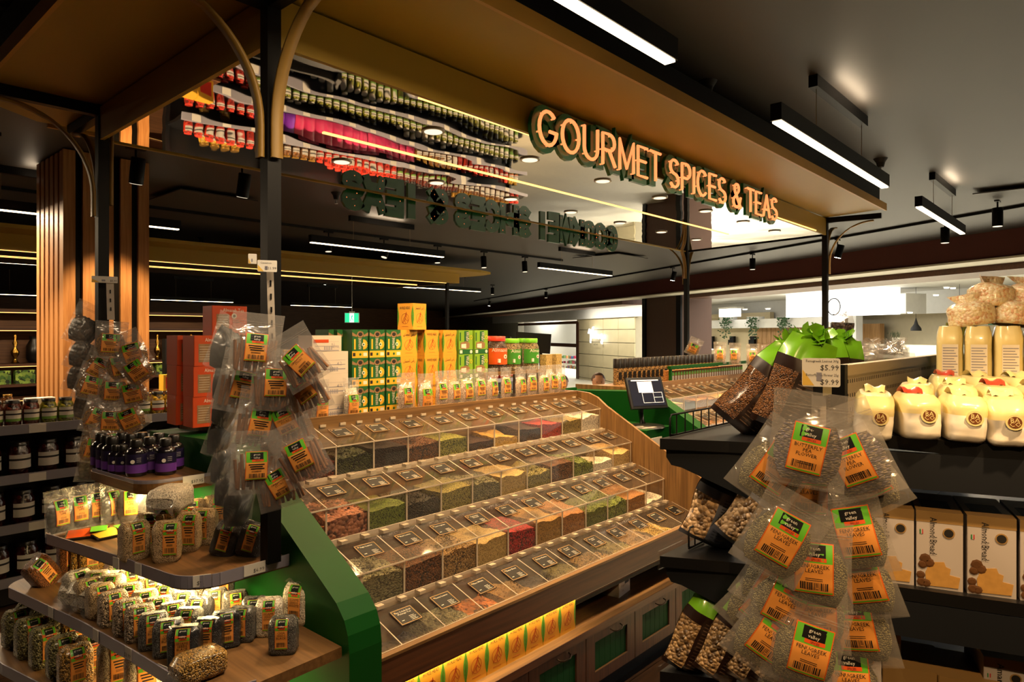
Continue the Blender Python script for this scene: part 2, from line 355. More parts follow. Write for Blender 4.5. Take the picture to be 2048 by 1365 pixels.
# tall brown pillar and mauve pier of the shop front
struct(fac(MB(), 1284, 1360, 560, 1000, .6, .9).build('wall_pillar', plain('pillar_brown', '4a3122', .7)), 'brown pillar at the shop front')
struct(fac(MB(), 1284, 1290, 560, 1000, .55, .05).build('trim_7', 'black_metal')); struct(fac(MB(), 1352, 1361, 560, 1000, .55, .05).build('trim_8', 'black_metal'))
struct(fac(MB(), 1360, 1386, 560, 1000, 2.2, .6).build('wall_pier', plain('pier_mauve', '8d7a76', .7)), 'mauve pier beyond the brown pillar')
struct(fac(MB(), 1384, 1393, 560, 1000, 2.1, .3).build('trim_9', 'black_metal'))
# cafe across the concourse
OC = 11
struct(fac(MB(), 1380, 1540, 628, 1000, OC, .2).build('wall_cafe_cream', plain('cream_wall', 'd6c49a', .7)), 'cream cafe wall with sconces')
wp = struct(fac(MB(), 1514, 1670, 650, 1000, OC - .1, .2).build('wall_cafe_timber', 'cafe_plank'), 'timber boarded cafe wall')
for c in range(17):
    x0 = 1515 + c * 9; yo = random.uniform(-6, 6)
    fac(MB(), x0 + .5, x0 + 8.6, 655, 688 + yo, OC - .13, .03).build('plank', 'cafe_plank', wp); fac(MB(), x0 + .5, x0 + 8.6, 689 + yo, 800, OC - .12 - random.uniform(0, .03), .03).build('plank', 'cafe_plank', wp)
struct(fac(MB(), 1380, 2300, 560, 628, OC + .3, .2).build('wall_cafe_upper', 'white_paint'))
struct(fac(MB(), 1660, 2300, 610, 1000, OC + 1.5, .2).build('wall_cafe_back', plain('cream_pale', 'cdbf9c', .7)))
struct(fac(MB(), 1696, 1712, 628, 1000, OC - .4, .3).build('wall_cafe_post', 'white_paint')); struct(fac(MB(), 1712, 1760, 648, 760, OC + .9, .2).build('wall_cafe_panel', 'cafe_plank'))
struct(fac(MB(), 1405, 1660, 638, 656, OC - .9, .5).build('trim_10', 'white_paint'))
for i, x in enumerate((1417, 1459, 1500)):
    s = thing('wall_sconce', nth(i) + ' black tube sconce from the pillar on the cream cafe wall', 'sconce', group='cafe wall sconces')
    fac(MB(), x, x + 8, 673, 698, OC - .25, .12).build('tube', 'black_metal', s); fac(MB(), x + 2, x + 6, 698, 700, OC - .24, .1).build('lamp_face', 'cafe_light', s)
    fac(MB(), x - 3, x, 680, 690, OC - .2, .2).build('bracket', 'black_metal', s)
f = thing('framed_picture', 'small framed print on the cream cafe wall', 'picture')
fac(MB(), 1431, 1443, 690, 716, OC - .05, .05).build('frame', 'walnut', f); fac(MB(), 1432.5, 1441.5, 692, 714, OC - .06, .02).build('print', 'off_white', f); fac(MB(), 1435, 1439, 702, 712, OC - .07, .02).build('print_shape', 'oak', f)
plain('ivy', '33512c', .6, var=.4, scale=30)
for i, (x, yb) in enumerate(((1451, 690), (1505, 685), (1565, 688), (1392, 690))):
    h = thing('hanging_planter', ('trailing green plant on the white cafe beam, ' + nth(i) + (' of four')), 'plant', group='trailing plants on the cafe beam')
    fac(MB(), x - 12, x + 12, 634, 642, OC - 1.0, .3).build('planter', 'white_paint', h)
    b = MB()
    for _ in range(130):
        xx = x + random.gauss(0, 6); y0 = random.uniform(636, 650 + (yb - 650) * random.random()); pp, t = mp(xx, OC - 1.05 - random.random() * .1); z = EYE + (HZ - y0) / F * t; e = .05
        a = random.random() * 3
        b.add([(pp.x - e * math.cos(a), pp.y - e * math.sin(a), z), (pp.x, pp.y, z - e * .6), (pp.x + e * math.cos(a), pp.y + e * math.sin(a), z), (pp.x, pp.y, z + e * .9)], [(0, 1, 2, 3)])
    b.build('foliage', 'ivy', h)
lb = thing('light_box_fascia', 'big white backlit fascia box over the cafe counter', 'sign')
fac(MB(), 1572, 1775, 582, 632, OC - 2.4, .5).build('face', 'lightbox', lb); fac(MB(), 1776, 1812, 588, 628, OC - 1.9, .8).build('return_panel', 'white_paint', lb)
rs = thing('round_sign', 'round white backlit sign with a dark ring emblem', 'sign')
c0, t = mp(1668, OC - 2.75); rr = 33 * t / F * .98; zc = EYE + (HZ - 614) / F * t
Mr = Matrix.Translation((c0.x, c0.y, zc)) @ Matrix.Rotation(FROT, 4, 'Z') @ RX90
MB().lathe([(rr, -.12), (rr, 0)], 32, 0, Mr).build('disc', 'lightbox', rs)
MB().tube([Mr @ Vector((rr * .52 * math.cos(a), rr * .52 * math.sin(a), .01)) for a in [R(q) for q in range(-150, 171, 20)]], rr * .035, 5).build('ring', 'ink', rs)
MB().text('S', rr * .5, Mr @ Matrix.Translation((0, -rr * .5, .01)), 0, 'c').build('lettering', 'ink', rs)
hb = thing('hanging_light_box', 'small white hanging light box above the cafe plants', 'light'); fac(MB(), 1438, 1470, 618, 634, OC - 1.6, .3).build('face', 'lightbox', hb); fac(MB(), 1436, 1472, 615, 618, OC - 1.65, .4).build('frame', 'white_paint', hb)
mbd = thing('menu_board', 'dark green menu board hung above the cafe counter', 'sign'); fac(MB(), 1976, 2060, 600, 650, OC - 1, .06).build('board', 'green_dark', mbd)
pp, t = mp(1997, OC - 1.02); MB().text('Sukisha', .16, Matrix.Translation((pp.x, pp.y, fz(1997, 612, OC - 1))) @ Matrix.Rotation(FROT, 4, 'Z') @ RX90, 0, maxw=.3).build('lettering', 'white_print', mbd)
for i, (x, yt, yb, d) in enumerate(((1832, 618, 662, OC - 1.5), (1919, 590, 637, OC - 1.5))):
    p, t = mp(x, d); z1 = EYE + (HZ - yb) / F * t; e = t / F
    h = thing('pendant_lamp', ('dark cone pendant lamp over the bagged bread' if i else 'dark bell pendant lamp beside the small cafe plant'), 'lamp', (p.x, p.y, z1))
    MB().lathe([(10 * e, 0), (9.5 * e, 5 * e), (4 * e, 13 * e), (1.5 * e, 22 * e), (.6 * e, 26 * e)], 16).build('shade', 'rubber', h); MB().cyl((0, 0, 26 * e), (0, 0, 3.05 - z1), .4 * e, 5).build('cord', 'rubber', h); MB().lathe([(8 * e, .2 * e), (8 * e, .6 * e)], 12).build('bulb', 'cafe_light', h)
pt = thing('potted_plant', 'small green pot plant on the cafe counter', 'plant'); b = MB(); p, t = mp(1791, OC - 3)
for _ in range(60):
    xx = 1791 + random.gauss(0, 5); q, t = mp(xx, OC - 3 + random.uniform(-.1, .1)); z = EYE + (HZ - random.uniform(664, 678)) / F * t; b.add([(q.x - .02, q.y, z - .06), (q.x + .03, q.y, z - .05), (q.x + random.uniform(-.06, .06), q.y, z + .05)], [(0, 1, 2)])
b.build('foliage', 'ivy', pt); fac(MB(), 1784, 1799, 676, 690, OC - 3, .2).build('pot', 'off_white', pt)
ct = struct(fac(MB(), 1700, 1900, 690, 1000, OC - 3.1, .8).build('wall_cafe_counter', 'off_white'))
for i, (x, y) in enumerate(((1490, 620), (1536, 619), (1893, 577), (1906, 578), (1872, 592), (1820, 627), (1737, 623), (1965, 579), (1622, 633), (1046, 655), (1118, 650))):
    p, t = mp(x, OC - 2); e = t / F
    dl = thing('downlight', 'recessed round downlight in the concourse ceiling, ' + nth(i), 'light', (p.x, p.y, EYE + (HZ - y) / F * t), group='concourse downlights')
    MB().lathe([(4.5 * e, 0), (4.5 * e, .03)], 12).build('lamp_face', 'cafe_light', dl); MB().lathe([(6 * e, .031), (6 * e, .05)], 12).build('rim', 'white_paint', dl)
# people seated at the concourse table, only heads and shoulders in view
plain('skin', 'b98560', .5); plain('hair', '4a2f1c', .6); plain('white_shirt', 'd5d2cc', .8); plain('purple_top', '7a2f86', .8)
def person(px, py, off, label, cloth, head_r=.1, lean=0):
    p = at_t(px, py, off)
    o = thing('person', label, 'person', p, (0, 0, YAW - R(90) + lean)); o.scale = (.8, .8, .8)
    b = MB()
    def body(u, v):      # one surface from hips over shoulders, neck and head
        prof = [(.0, -.75), (.16, -.75), (.17, -.6), (.15, -.42), (.19, -.24), (.2, -.17), (.07, -.11), (.055, -.08), (.07, -.05), (.095, .02), (.098, .08), (.07, .14), (.0, .165)]
        i = v * (len(prof) - 1); k = min(int(i), len(prof) - 2); f = i - k
        r = prof[k][0] * (1 - f) + prof[k + 1][0] * f; zz = prof[k][1] * (1 - f) + prof[k + 1][1] * f; a = u * 2 * math.pi
        return (r * math.cos(a), r * math.sin(a) * (.6 if zz < -.1 else 1) - (.012 if abs(a - 4.71) < .3 and 0 < zz < .05 else 0), zz)
    b.grid(16, 24, body); b.build('body', 'skin', o)
    def sl(s):
        return MB().tube([(s * .17, 0, -.2), (s * .24, -.06, -.34), (s * .2, -.22, -.36)], .05, 8)
    g = MB(); g.grid(16, 10, lambda u, v: tuple(1.08 * q if i < 2 else q for i, q in enumerate(body(u, .02 + v * .46)))); g.build('top', cloth, o)
    for s in (-1, 1): sl(s).build('sleeve', cloth, o)
    hm = MB(); hm.grid(14, 7, lambda u, v: (.108 * math.cos(u * 6.283) * math.cos(v * 1.5), .02 + .108 * math.sin(u * 6.283) * math.cos(v * 1.5), .06 + .125 * math.sin(v * 1.5))); hm.build('hair', 'hair', o)
    for s in (-1, 1):
        MB().lathe([(.0, -.008), (.009, 0), (0, .008)], 8, 0, Matrix.Translation((s * .035, -.09, .045))).build('eye', 'ink', o)
        h = MB(); h.tube([(s * .2, -.22, -.36), (s * .19, -.3, -.33)], .035, 8)
        for q in range(4): h.tube([(s * .19 + (q - 1.5) * .018, -.29, -.33), (s * .19 + (q - 1.5) * .022, -.34, -.30 + .01 * (q % 2)), (s * .19 + (q - 1.5) * .022, -.37, -.30)], .008, 5)
        h.tube([(s * .16, -.25, -.33), (s * .13, -.29, -.3)], .009, 5); h.build('hand', 'skin', o)
    st = thing('stool', 'low round stool under the ' + label.split(' ')[0] + ' in the ' + ('white shirt' if 'white' in label else 'purple top'), 'stool', (p.x, p.y, 0))
    zt_ = p.z - .605; MB().lathe([(.16, zt_ - .03), (.16, zt_)], 16).build('seat', 'walnut', st); MB().cyl((0, 0, 0), (0, 0, zt_ - .03), .03, 8).build('stem', 'steel', st)
    return o
person(1197, 770, 8.2, 'child in a white shirt seated beyond the counter with hands raised', 'white_shirt')
person(1124, 772, 8.8, 'person in a purple top at the nail shop entrance', 'purple_top')
# ------------------------------------------------------------------ timber slat column behind the jar gondola
colm = struct(MB().bb(1.49, 2.02, 5.53, 6.2, 0, CEIL).build('wall_column', 'black_metal'), 'square column clad with vertical timber slats')
sw = MB(); sw.bb(0, .075, -.03, 0, 0, CEIL - .01); sw = sw.mesh('slat', 'slat_wood')
for k in range(5): ob('slat', sw, colm, (1.455 + k * .122, 5.53, 0))
sw2 = MB(); sw2.bb(-.03, 0, 0, .075, 0, CEIL - .01); sw2 = sw2.mesh('slat', 'slat_wood')
for k in range(6): ob('slat', sw2, colm, (1.49, 5.53 + k * .115, 0))
# ------------------------------------------------------------------ jars
def jar_parts(key, r, h, fill, lid, label, band=None, cap=.2):
    """(part, mesh): filled glass jar with lid and paper label, one lathe each"""
    j = MB()
    j.lathe([(r * .9, 0), (r, .01), (r, h * .74), (r * .78, h * .86), (r * .78, h * .9)], 12)
    g = j.mesh('glass_' + key, fill)
    l = MB().lathe([(r * .84, h * .88), (r * .84, h * .99), (r * .8, h)], 12).mesh('lid_' + key, lid)
    p = MB(); n = 8
    def lab(z0, z1, mi, rr):
        vs = [(rr * math.sin(a), -rr * math.cos(a), z) for z in (z0, z1) for a in [R(-62 + 124 * q / n) for q in range(n + 1)]]
        p.add(vs, [(q, q + 1, n + 2 + q, n + 1 + q) for q in range(n)], mi, True)
    lab(h * .2, h * .62, 0, r * 1.012); lab(h * .2, h * (.62 if band == 'full' else .3), 1, r * 1.02); lab(h * .44, h * .5, 2, r * 1.022)
    return [('glass', g), ('lid', l), ('paper_label', p.mesh('label_' + key, [label, band if band and band != 'full' else label, 'ink']))]
def one(parts):
    """the same jar as one mesh, for copies too far off to show their parts"""
    b = MB(); mats = []
    for n, me in parts:
        base = len(mats); mats += list(me.materials)
        i0 = len(b.v); b.v += [tuple(v.co) for v in me.vertices]
        for p in me.polygons: b.f.append(tuple(i + i0 for i in p.vertices)); b.m.append(p.material_index + base); b.s.append(p.use_smooth)
    return b.mesh('jar', mats)
grain('olive', ['5f6a1c', '8d8a2a', '4a4a16'], 60, .6, .6, .3); grain('pickle_red', ['4a1710', '6e2a16', '2e0f0a'], 60, .6, .6, .3); grain('lemon', ['a8831e', 'c9a436', '7d5f16'], 55, .6, .6, .3)
grain('tomato', ['a8281a', 'c43a22', '7c1a12'], 50, .5, .6, .3); grain('jam', ['2a0d0a', '45180f', '1a0706'], 40, .4, .7, .25); grain('brownjar', ['5f3a14', '7c4f1e', '3c230c'], 60, .5, .6, .3)
plain('lid_black', '15110e', .35, coat=.4); plain('lid_white', 'd8d2c6', .4, coat=.3); plain('lid_gold', '9a7430', .3, metal=.7); plain('lid_green', '6fc02a', .35, coat=.4); plain('lid_red', 'd23a2a', .35, coat=.4); plain('band_green', '6c9a3c', .5); plain('band_pink', 'c0607a', .5); plain('band_red', 'b0352c', .5)
plain('magenta_pack', 'd23a6a', .35, var=.25, coat=.4, scale=14); plain('purple_pack', '7a2fa8', .35, var=.2, coat=.4, scale=14)
J = {k: jar_parts(k, *a) for k, a in {
    'olive': (.045, .16, 'olive', 'lid_black', 'paper', 'band_green'), 'red': (.045, .16, 'pickle_red', 'lid_black', 'paper', 'band_green'), 'pink': (.045, .16, 'lemon', 'lid_black', 'paper', 'band_pink'), 'redband': (.045, .16, 'lemon', 'lid_black', 'paper', 'band_red'),
    'jam': (.062, .2, 'jam', 'lid_black', 'paper', 'paper'), 'tomato': (.045, .15, 'tomato', 'lid_red', 'paper', 'band_red'), 'brown': (.05, .17, 'brownjar', 'lid_gold', 'paper', 'paper'), 'yellow': (.055, .18, 'lemon', 'lid_gold', 'paper', 'band_red'), 'lime': (.045, .15, 'olive', 'lid_white', 'paper', 'band_green')}.items()}
# ------------------------------------------------------------------ jar gondola along Y = 5
def gondola(name, label, x0, x1, y, depth, levels, top, mat='black_shelf', strip='grey_track'):
    g = thing(name, label, 'shelving', (0, 0, 0))
    MB().bb(x0, x1, y + depth - .03, y + depth, 0, top).build('back_panel', mat, g); MB().bb(x0, x1, y + .06, y + depth, 0, .12).build('plinth', mat, g)
    for x in [x0 + k * (x1 - x0) / max(1, round((x1 - x0) / 1.0)) for k in range(max(1, round((x1 - x0) / 1.0)) + 1)]:
        MB().bb(x - .02, x + .02, y + depth - .08, y + depth, 0, top).build('upright', mat, g)
    for z in levels:
        s = MB().bb(x0, x1, y + .01, y + depth - .03, z - .03, z).build('shelf', mat, g)
        e = MB().bb(x0, x1, y - .004, y + .01, z - .045, z + .012).build('price_rail', strip, s)
        tk = MB()
        for q in range(int((x1 - x0) / .31)): tk.bb(x0 + .1 + q * .31, x0 + .19 + q * .31, y - .007, y - .004, z - .043, z + .006)
        tk = tk.build('ticket', 'paper', s); tk['kind'] = 'stuff'
    return g
LV = (1.085, .785, .485, .165)
gondola('jar_gondola', 'long black gondola of preserved jars behind the island', -.2, 3.6, 5.0, .42, LV, 1.16)
kinds1 = ['jam', 'red', 'red', 'olive', 'olive', 'pink', 'pink', 'pink', 'olive', 'olive', 'redband', 'redband', 'red', 'red']
names = {'olive': 'green olive jar', 'red': 'dark red pickle jar', 'pink': 'yellow pickle jar with pink band', 'redband': 'yellow pickle jar with red band', 'jam': 'dark jam jar'}
for i in range(19):
    k = kinds1[i % 14] if i else 'red'
    place('pickle_jar', J[k], names[k] + ' on the top gondola shelf, ' + nth(i) + ' along', 'jar', (.98 + i * .093, 5.062, 1.085), group='pickle jars on the top gondola shelf')
for r, z in enumerate(LV[1:]):
    for i in range(8):
        if i > 5 and r: continue
        place('jam_jar', J['jam'], 'dark jam jar with pale label, ' + nth(i) + ' along the ' + ('second', 'third', 'lowest')[r] + ' gondola shelf', 'jar', (.96 + i * .15 + r * .02, 5.09, z), group='jam jars on the gondola')
for i, (x, hh) in enumerate(((1.12, .07), (1.05, .06))): place('pickle_jar', J['brown'], 'small brown jar standing on top of the gondola, ' + nth(i), 'jar', (x - .02, 5.32, 1.16), scale=.6)
bx = MB().rbox((0, 0, .035), (.16, .1, .07), .004).mesh('carton', 'paper'); tag(ob('carton', bx, None, (1.27, 5.31, 1.16)), 'flat white carton on top of the jar gondola', 'carton')
# ------------------------------------------------------------------ jar wall along Y = 7, seen in the canopy mirror
gondola('jar_wall', 'long shelving of jars and packets behind the spice island', 2.85, 8.1, 6.95, .42, (1.3, .97, .64, .3), 1.6)
J1 = {k: one(v) for k, v in J.items()}
pk = MB(); pk.grid(6, 6, lambda u, v: (.14 * (u - .5), -.028 * math.sin(u * 3.14) * math.sin(.3 + v * 2.6), .2 * v)); pk.grid(6, 6, lambda u, v: (.14 * (.5 - u), .028 * math.sin(u * 3.14) * math.sin(.3 + v * 2.6), .2 * v))
PK = {c: pk.mesh('packet', c) for c in ('magenta_pack', 'purple_pack')}
rowkinds = {.3: ['olive', 'lime', 'olive'], .64: ['lime', 'olive', 'lime'], .97: ['tomato', 'yellow', 'brown'], 1.3: ['brown', 'tomato', 'red']}
for z, ks in rowkinds.items():
    for dep in range(2):
        x = 2.95; i = 0
        while x < 8.0:
            k = ks[int(x * .9) % 3] if x > 3.6 else ('tomato' if z < .9 else 'yellow' if dep else 'tomato'); nmx = 'pickle_jar'
            if z == .97 and 4.1 < x < 5.9: me = PK['magenta_pack']; nmx = 'snack_packet'; lab = 'pink foil snack packet on the jar wall'; cat = 'packet'; gr = 'pink packets on the jar wall'
            elif z == .97 and 3.6 < x < 4.1: me = PK['purple_pack']; nmx = 'snack_packet'; lab = 'purple foil snack packet on the jar wall'; cat = 'packet'; gr = 'purple packets on the jar wall'
            else:
                me = J1[k]; cat = 'jar'; sn = {.3: 'lowest', .64: 'second lowest', .97: 'third', 1.3: 'top'}[z]
                lab = {'olive': 'green olive', 'lime': 'white-lidded green', 'tomato': 'red tomato', 'yellow': 'yellow pickle', 'brown': 'brown preserve', 'red': 'dark red pickle'}[k] + ' jar on the ' + sn + ' jar wall shelf'; gr = 'jars on the ' + sn + ' shelf of the jar wall'
            if dep == 0 or random.random() < .5:
                tag(ob(nmx, me, None, (x, 7.03 + dep * .12, z), (0, 0, random.uniform(-.3, .3))), lab + ', ' + nth(i) + (' in rear rank' if dep else ' in front rank'), cat, gr)
            x += .125 if cat == 'packet' else .108; i += 1
# ------------------------------------------------------------------ second canopy and ornament cabinets at the back of the shop
sc2 = thing('back_canopy', 'mustard canopy with mirrored soffit over the rear island', 'canopy')
MB().bb(-2, 8.46, 8.85, 8.9, 2.55, 2.72).build('fascia_front', 'mustard', sc2); MB().bb(8.41, 8.46, 8.9, 10.6, 2.55, 2.72).build('fascia_end', 'mustard', sc2)
MB().bb(-2, 8.4, 8.9, 10.6, 2.55, 2.58).build('mirror_soffit', 'canopy_mirror', sc2)
ovh = MB(); ovh.prism([(-2, 8.35), (8.5, 8.35), (8.9, 8.5), (9.0, 8.85), (9.0, 10.6), (-2, 10.6)], 2.72, 2.76, 'z'); ovh.build('overhang', 'mustard', sc2)
MB().bb(-2, 8.2, 8.91, 8.922, 2.541, 2.547).build('led_line', 'led_yellow', sc2); MB().bb(1, 8.2, 9.7, 9.712, 2.541, 2.547).build('led_line', 'led_yellow', sc2)
for x in (.4, 8.3): MB().bb(x, x + .05, 9.0, 9.05, 0, 2.55).build('post', 'black_metal', sc2)
def cabinet(x0, x1, y, label):
    c = thing('ornament_cabinet', label, 'cabinet')
    MB().bb(x0, x1, y + .4, y + .43, 0, 1.95).build('back_panel', 'shelf_brown', c)
    for x in (x0, x1 - .03): MB().bb(x, x + .03, y, y + .4, 0, 1.95).build('side_panel', 'walnut_v', c)
    for z in (.9, 1.3, 1.72, 1.93):
        s = MB().bb(x0 + .03, x1 - .03, y, y + .4, z - .03, z).build('shelf', 'walnut', c); MB().bb(x0 + .05, x1 - .05, y + .02, y + .03, z - .037, z - .03).build('led_strip', 'led_yellow', s)
    return c
plain('brass', 'a8823a', .25, metal=1)
orn = MB().lathe([(.05, 0), (.03, .02), (.015, .06), (.04, .1), (.045, .14), (.012, .19), (.03, .24), (.01, .28), (.02, .32), (.006, .36)], 10).mesh('ornament', 'brass')
vs = MB().lathe([(.06, 0), (.09, .05), (.09, .2), (.05, .28), (.06, .32)], 14).mesh('vase', 'black_plastic')
grain('geo_green', ['2c5a24', '8fb04a', '1e3c1a'], 30, .1)
gb = MB().rbox((0, 0, .08), (.2, .12, .16), .006).mesh('gift_box', 'geo_green')
ry = MB().rbox((0, 0, .07), (.14, .1, .14), .004); ry.bb(-.05, .05, -.052, -.05, .02, .12, 1); ry = ry.mesh('carton', [plain('carton_yellow', 'c89a28', .5), plain('carton_red', 'b32820', .5)])
for i, (x0, x1, y) in enumerate(((1.3, 2.75, 9.6), (3.35, 4.6, 9.6))):
    cabinet(x0, x1, y, ('brown timber cabinet of brass ornaments left of the slat column', 'brown timber cabinet of brass ornaments behind the orange cartons')[i])
    wh = ('left of the slat column', 'beside the slat column')[i]
    for j, xx in enumerate((x0 + .35, x0 + .8)):
        tag(ob('brass_ornament', orn, None, (xx, y + .2, 1.3)), 'tall brass ornament in the cabinet ' + wh + ', ' + nth(j), 'ornament', 'brass ornaments'); tag(ob('black_vase', vs, None, (xx + .2, y + .22, 1.3)), 'black vase beside the brass ornament, ' + nth(j) + ' in the cabinet ' + wh, 'vase')
    for j in range(5): tag(ob('gift_box', gb, None, (x0 + .16 + j * .24, y + .15, 1.06 if i == 0 else 1.1), (0, 0, 0)), 'green patterned gift box in the cabinet ' + wh + ', ' + nth(j) + ' along', 'box', 'green gift boxes')
    bs = MB().bb(x0 + .03, x1 - .03, y + .0, y + .3, 1.03 if i == 0 else 1.07, 1.06 if i == 0 else 1.1).build('display_step', 'walnut'); tag(bs, 'timber step under the green gift boxes ' + wh, 'shelf')
bs = tag(MB().bb(2.42, 2.9, 6.2, 6.5, 1.12, 1.15).build('display_ledge', 'walnut'), 'narrow ledge carrying yellow and red cartons beside the column', 'shelf')
MB().bb(2.6, 2.65, 6.3, 6.35, 0, 1.12).build('leg', 'walnut', bs)
for j in range(3): tag(ob('carton', ry, None, (2.48 + j * .15, 6.3, 1.15)), 'yellow carton with red panel beside the slat column, ' + nth(j), 'carton', 'yellow and red cartons')
# ------------------------------------------------------------------ the mirrored canopy over the spice island
MH = 2.55
CFL, CBL, CFR, CBR = Vector((1.08, 1.975)), Vector((1.09, 3.53)), Vector((6.53, 2.03)), Vector((6.84, 3.57))
can = thing('island_canopy', 'long mustard canopy with mirrored soffit on black posts over the spice island', 'canopy')
quad = [CFL, CFR, CBR, CBL]
MB().prism([tuple(p) for p in quad], MH, MH + .02, 'z').build('mirror_soffit', 'canopy_mirror', can)
def fascia(a, b, name):
    d = (b - a).normalized(); n = Vector((d.y, -d.x)) * .015
    P = [tuple(a - n * .2), tuple(b - n * .2), tuple(b + n), tuple(a + n)]
    o = MB().prism(P, MH - .006, 2.695, 'z').build(name, 'mustard', can); return o
fascia(CFL, CFR, 'fascia_front'); fascia(CBR, CBL, 'fascia_back'); fascia(CBL, CFL, 'fascia_end')
e = (CBR - CFR).normalized(); n = Vector((e.y, -e.x)) * .012
MB().prism([tuple(CFR), tuple(CFR + n), tuple(CBR + n), tuple(CBR)], MH - .01, MH + .03, 'z').build('end_trim', 'black_metal', can)
# overhanging mustard ledge all round, rounded outer corners
ov = MB(); PO = [(.65, 2.1), (.65, 3.5), (.72, 3.85), (.95, 4.02), (7.0, 4.06), (6.95, 3.57), (6.53, 2.03), (6.40, 1.52), (1.2, 1.505), (.8, 1.58), (.68, 1.8)]
ov.prism(PO, 2.705, 2.735, 'z'); ov.build('overhang', 'mustard', can)
MB().bb(1.2, 6.41, 1.497, 1.512, 2.69, 2.75).build('edge_trim', 'mustard_edge', can); MB().bb(.64, .655, 2.1, 3.5, 2.69, 2.75).build('edge_trim', 'mustard_edge', can); MB().bb(1.0, 7.0, 4.03, 4.05, 2.69, 2.75).build('edge_trim', 'mustard_edge', can)
MB().prism([(.66, 1.6), (6.4, 1.55), (6.9, 3.9), (.66, 4.0)], 2.735, 2.9, 'z').build('roof', 'black_metal', can)
def post(p, z0, z1=2.735):
    return MB().bb(p.x - .0225, p.x + .0225, p.y - .0225, p.y + .0225, z0, z1)
for p, z0 in ((CFL, .942), (CBL, 0), (CFR, .75), (CBR, 0)): post(p, z0).build('post', 'black_metal', can)
def arm(a, dx, dy, L):
    b = Vector((a.x + dx * L, a.y + dy * L)); q = Vector((-dy, dx)) * .02
    MB().prism([tuple(a + q), tuple(b + q), tuple(b - q), tuple(a - q)], 2.655, 2.703, 'z').build('arm', 'black_metal', can)
def arch(a, dx, dy, rad, drop):
    """quarter-ellipse strap from the post up to the arm's end"""
    n = 14; P = []
    for k in range(n + 1):
        t = k / n * math.pi / 2; P.append((rad * (1 - math.cos(t)), 2.65 - drop + drop * math.sin(t)))
    P = [(0, 2.65 - drop - .1)] + P
    b = MB(); q = Vector((-dy, dx)) * .018; vs = []
    for i, (r, z) in enumerate(P):
        for s in (-1, 1):
            for k in (0, .012): vs.append((a.x + dx * (r + .03 + (k if z < 2.6 else 0)) + s * q.x, a.y + dy * (r + .03 + (k if z < 2.6 else 0)) + s * q.y, z - (k if z >= 2.6 else 0)))
    fs = []
    for i in range(len(P) - 1):
        o = i * 4; o2 = o + 4
        fs += [(o, o2, o2 + 2, o + 2), (o + 1, o + 3, o2 + 3, o2 + 1), (o, o + 1, o2 + 1, o2), (o + 2, o2 + 2, o2 + 3, o + 3)]
    b.add(vs, fs, 0, True); b.build('arched_bracket', 'mustard_arch', can)
for p, dirs in ((CFL, ((-1, 0), (0, -1))), (CBL, ((-1, 0), (0, 1))), (CFR, ((.12, -1),)), (CBR, ((0, 1), (1, .1)))):
    for dx, dy in dirs: arm(p, dx, dy, .45); arch(p, dx, dy, .36, .36)
arch(CFR, 1, 0, .26, .26); arch(CBR, -1, 0, .3, .3); arch(CBL, 1, 0, .01, .3)
# light lines and round downlights let into the mirror
MB().bb(1.71, 5.9, 2.66, 2.675, MH - .004, MH + .004).build('led_line', 'led_yellow', can); MB().bb(1.7, 6.2, 2.0, 2.006, MH - .004, MH + .004).build('led_line', 'led_yellow', can)
k = 0
for Y, xs in ((2.28, [2.02 + .66 * i for i in range(7)]), (3.04, [2.06 + .66 * i for i in range(7)])):
    for x in xs:
        d = tag(bpy.data.objects.new('canopy_downlight', None), 'round white-rimmed downlight in the canopy mirror, ' + nth(k % 7) + (' of the front row' if Y < 2.5 else ' of the rear row'), 'light', 'downlights in the canopy mirror'); COL.objects.link(d); d.location = (x, Y, MH)
        MB().lathe([(.052, -.006), (.052, 0)], 20).build('rim', 'lid_white', d); MB().lathe([(.04, -.008), (.04, -.002)], 20).build('lamp_face', 'downlight', d)
        lamp('SPOT', 'downlight_beam', (x, Y, MH - .03), 92 if Y < 2.5 else 48, WARM, (0, 0, 0), .04, None, 100, .6); k += 1
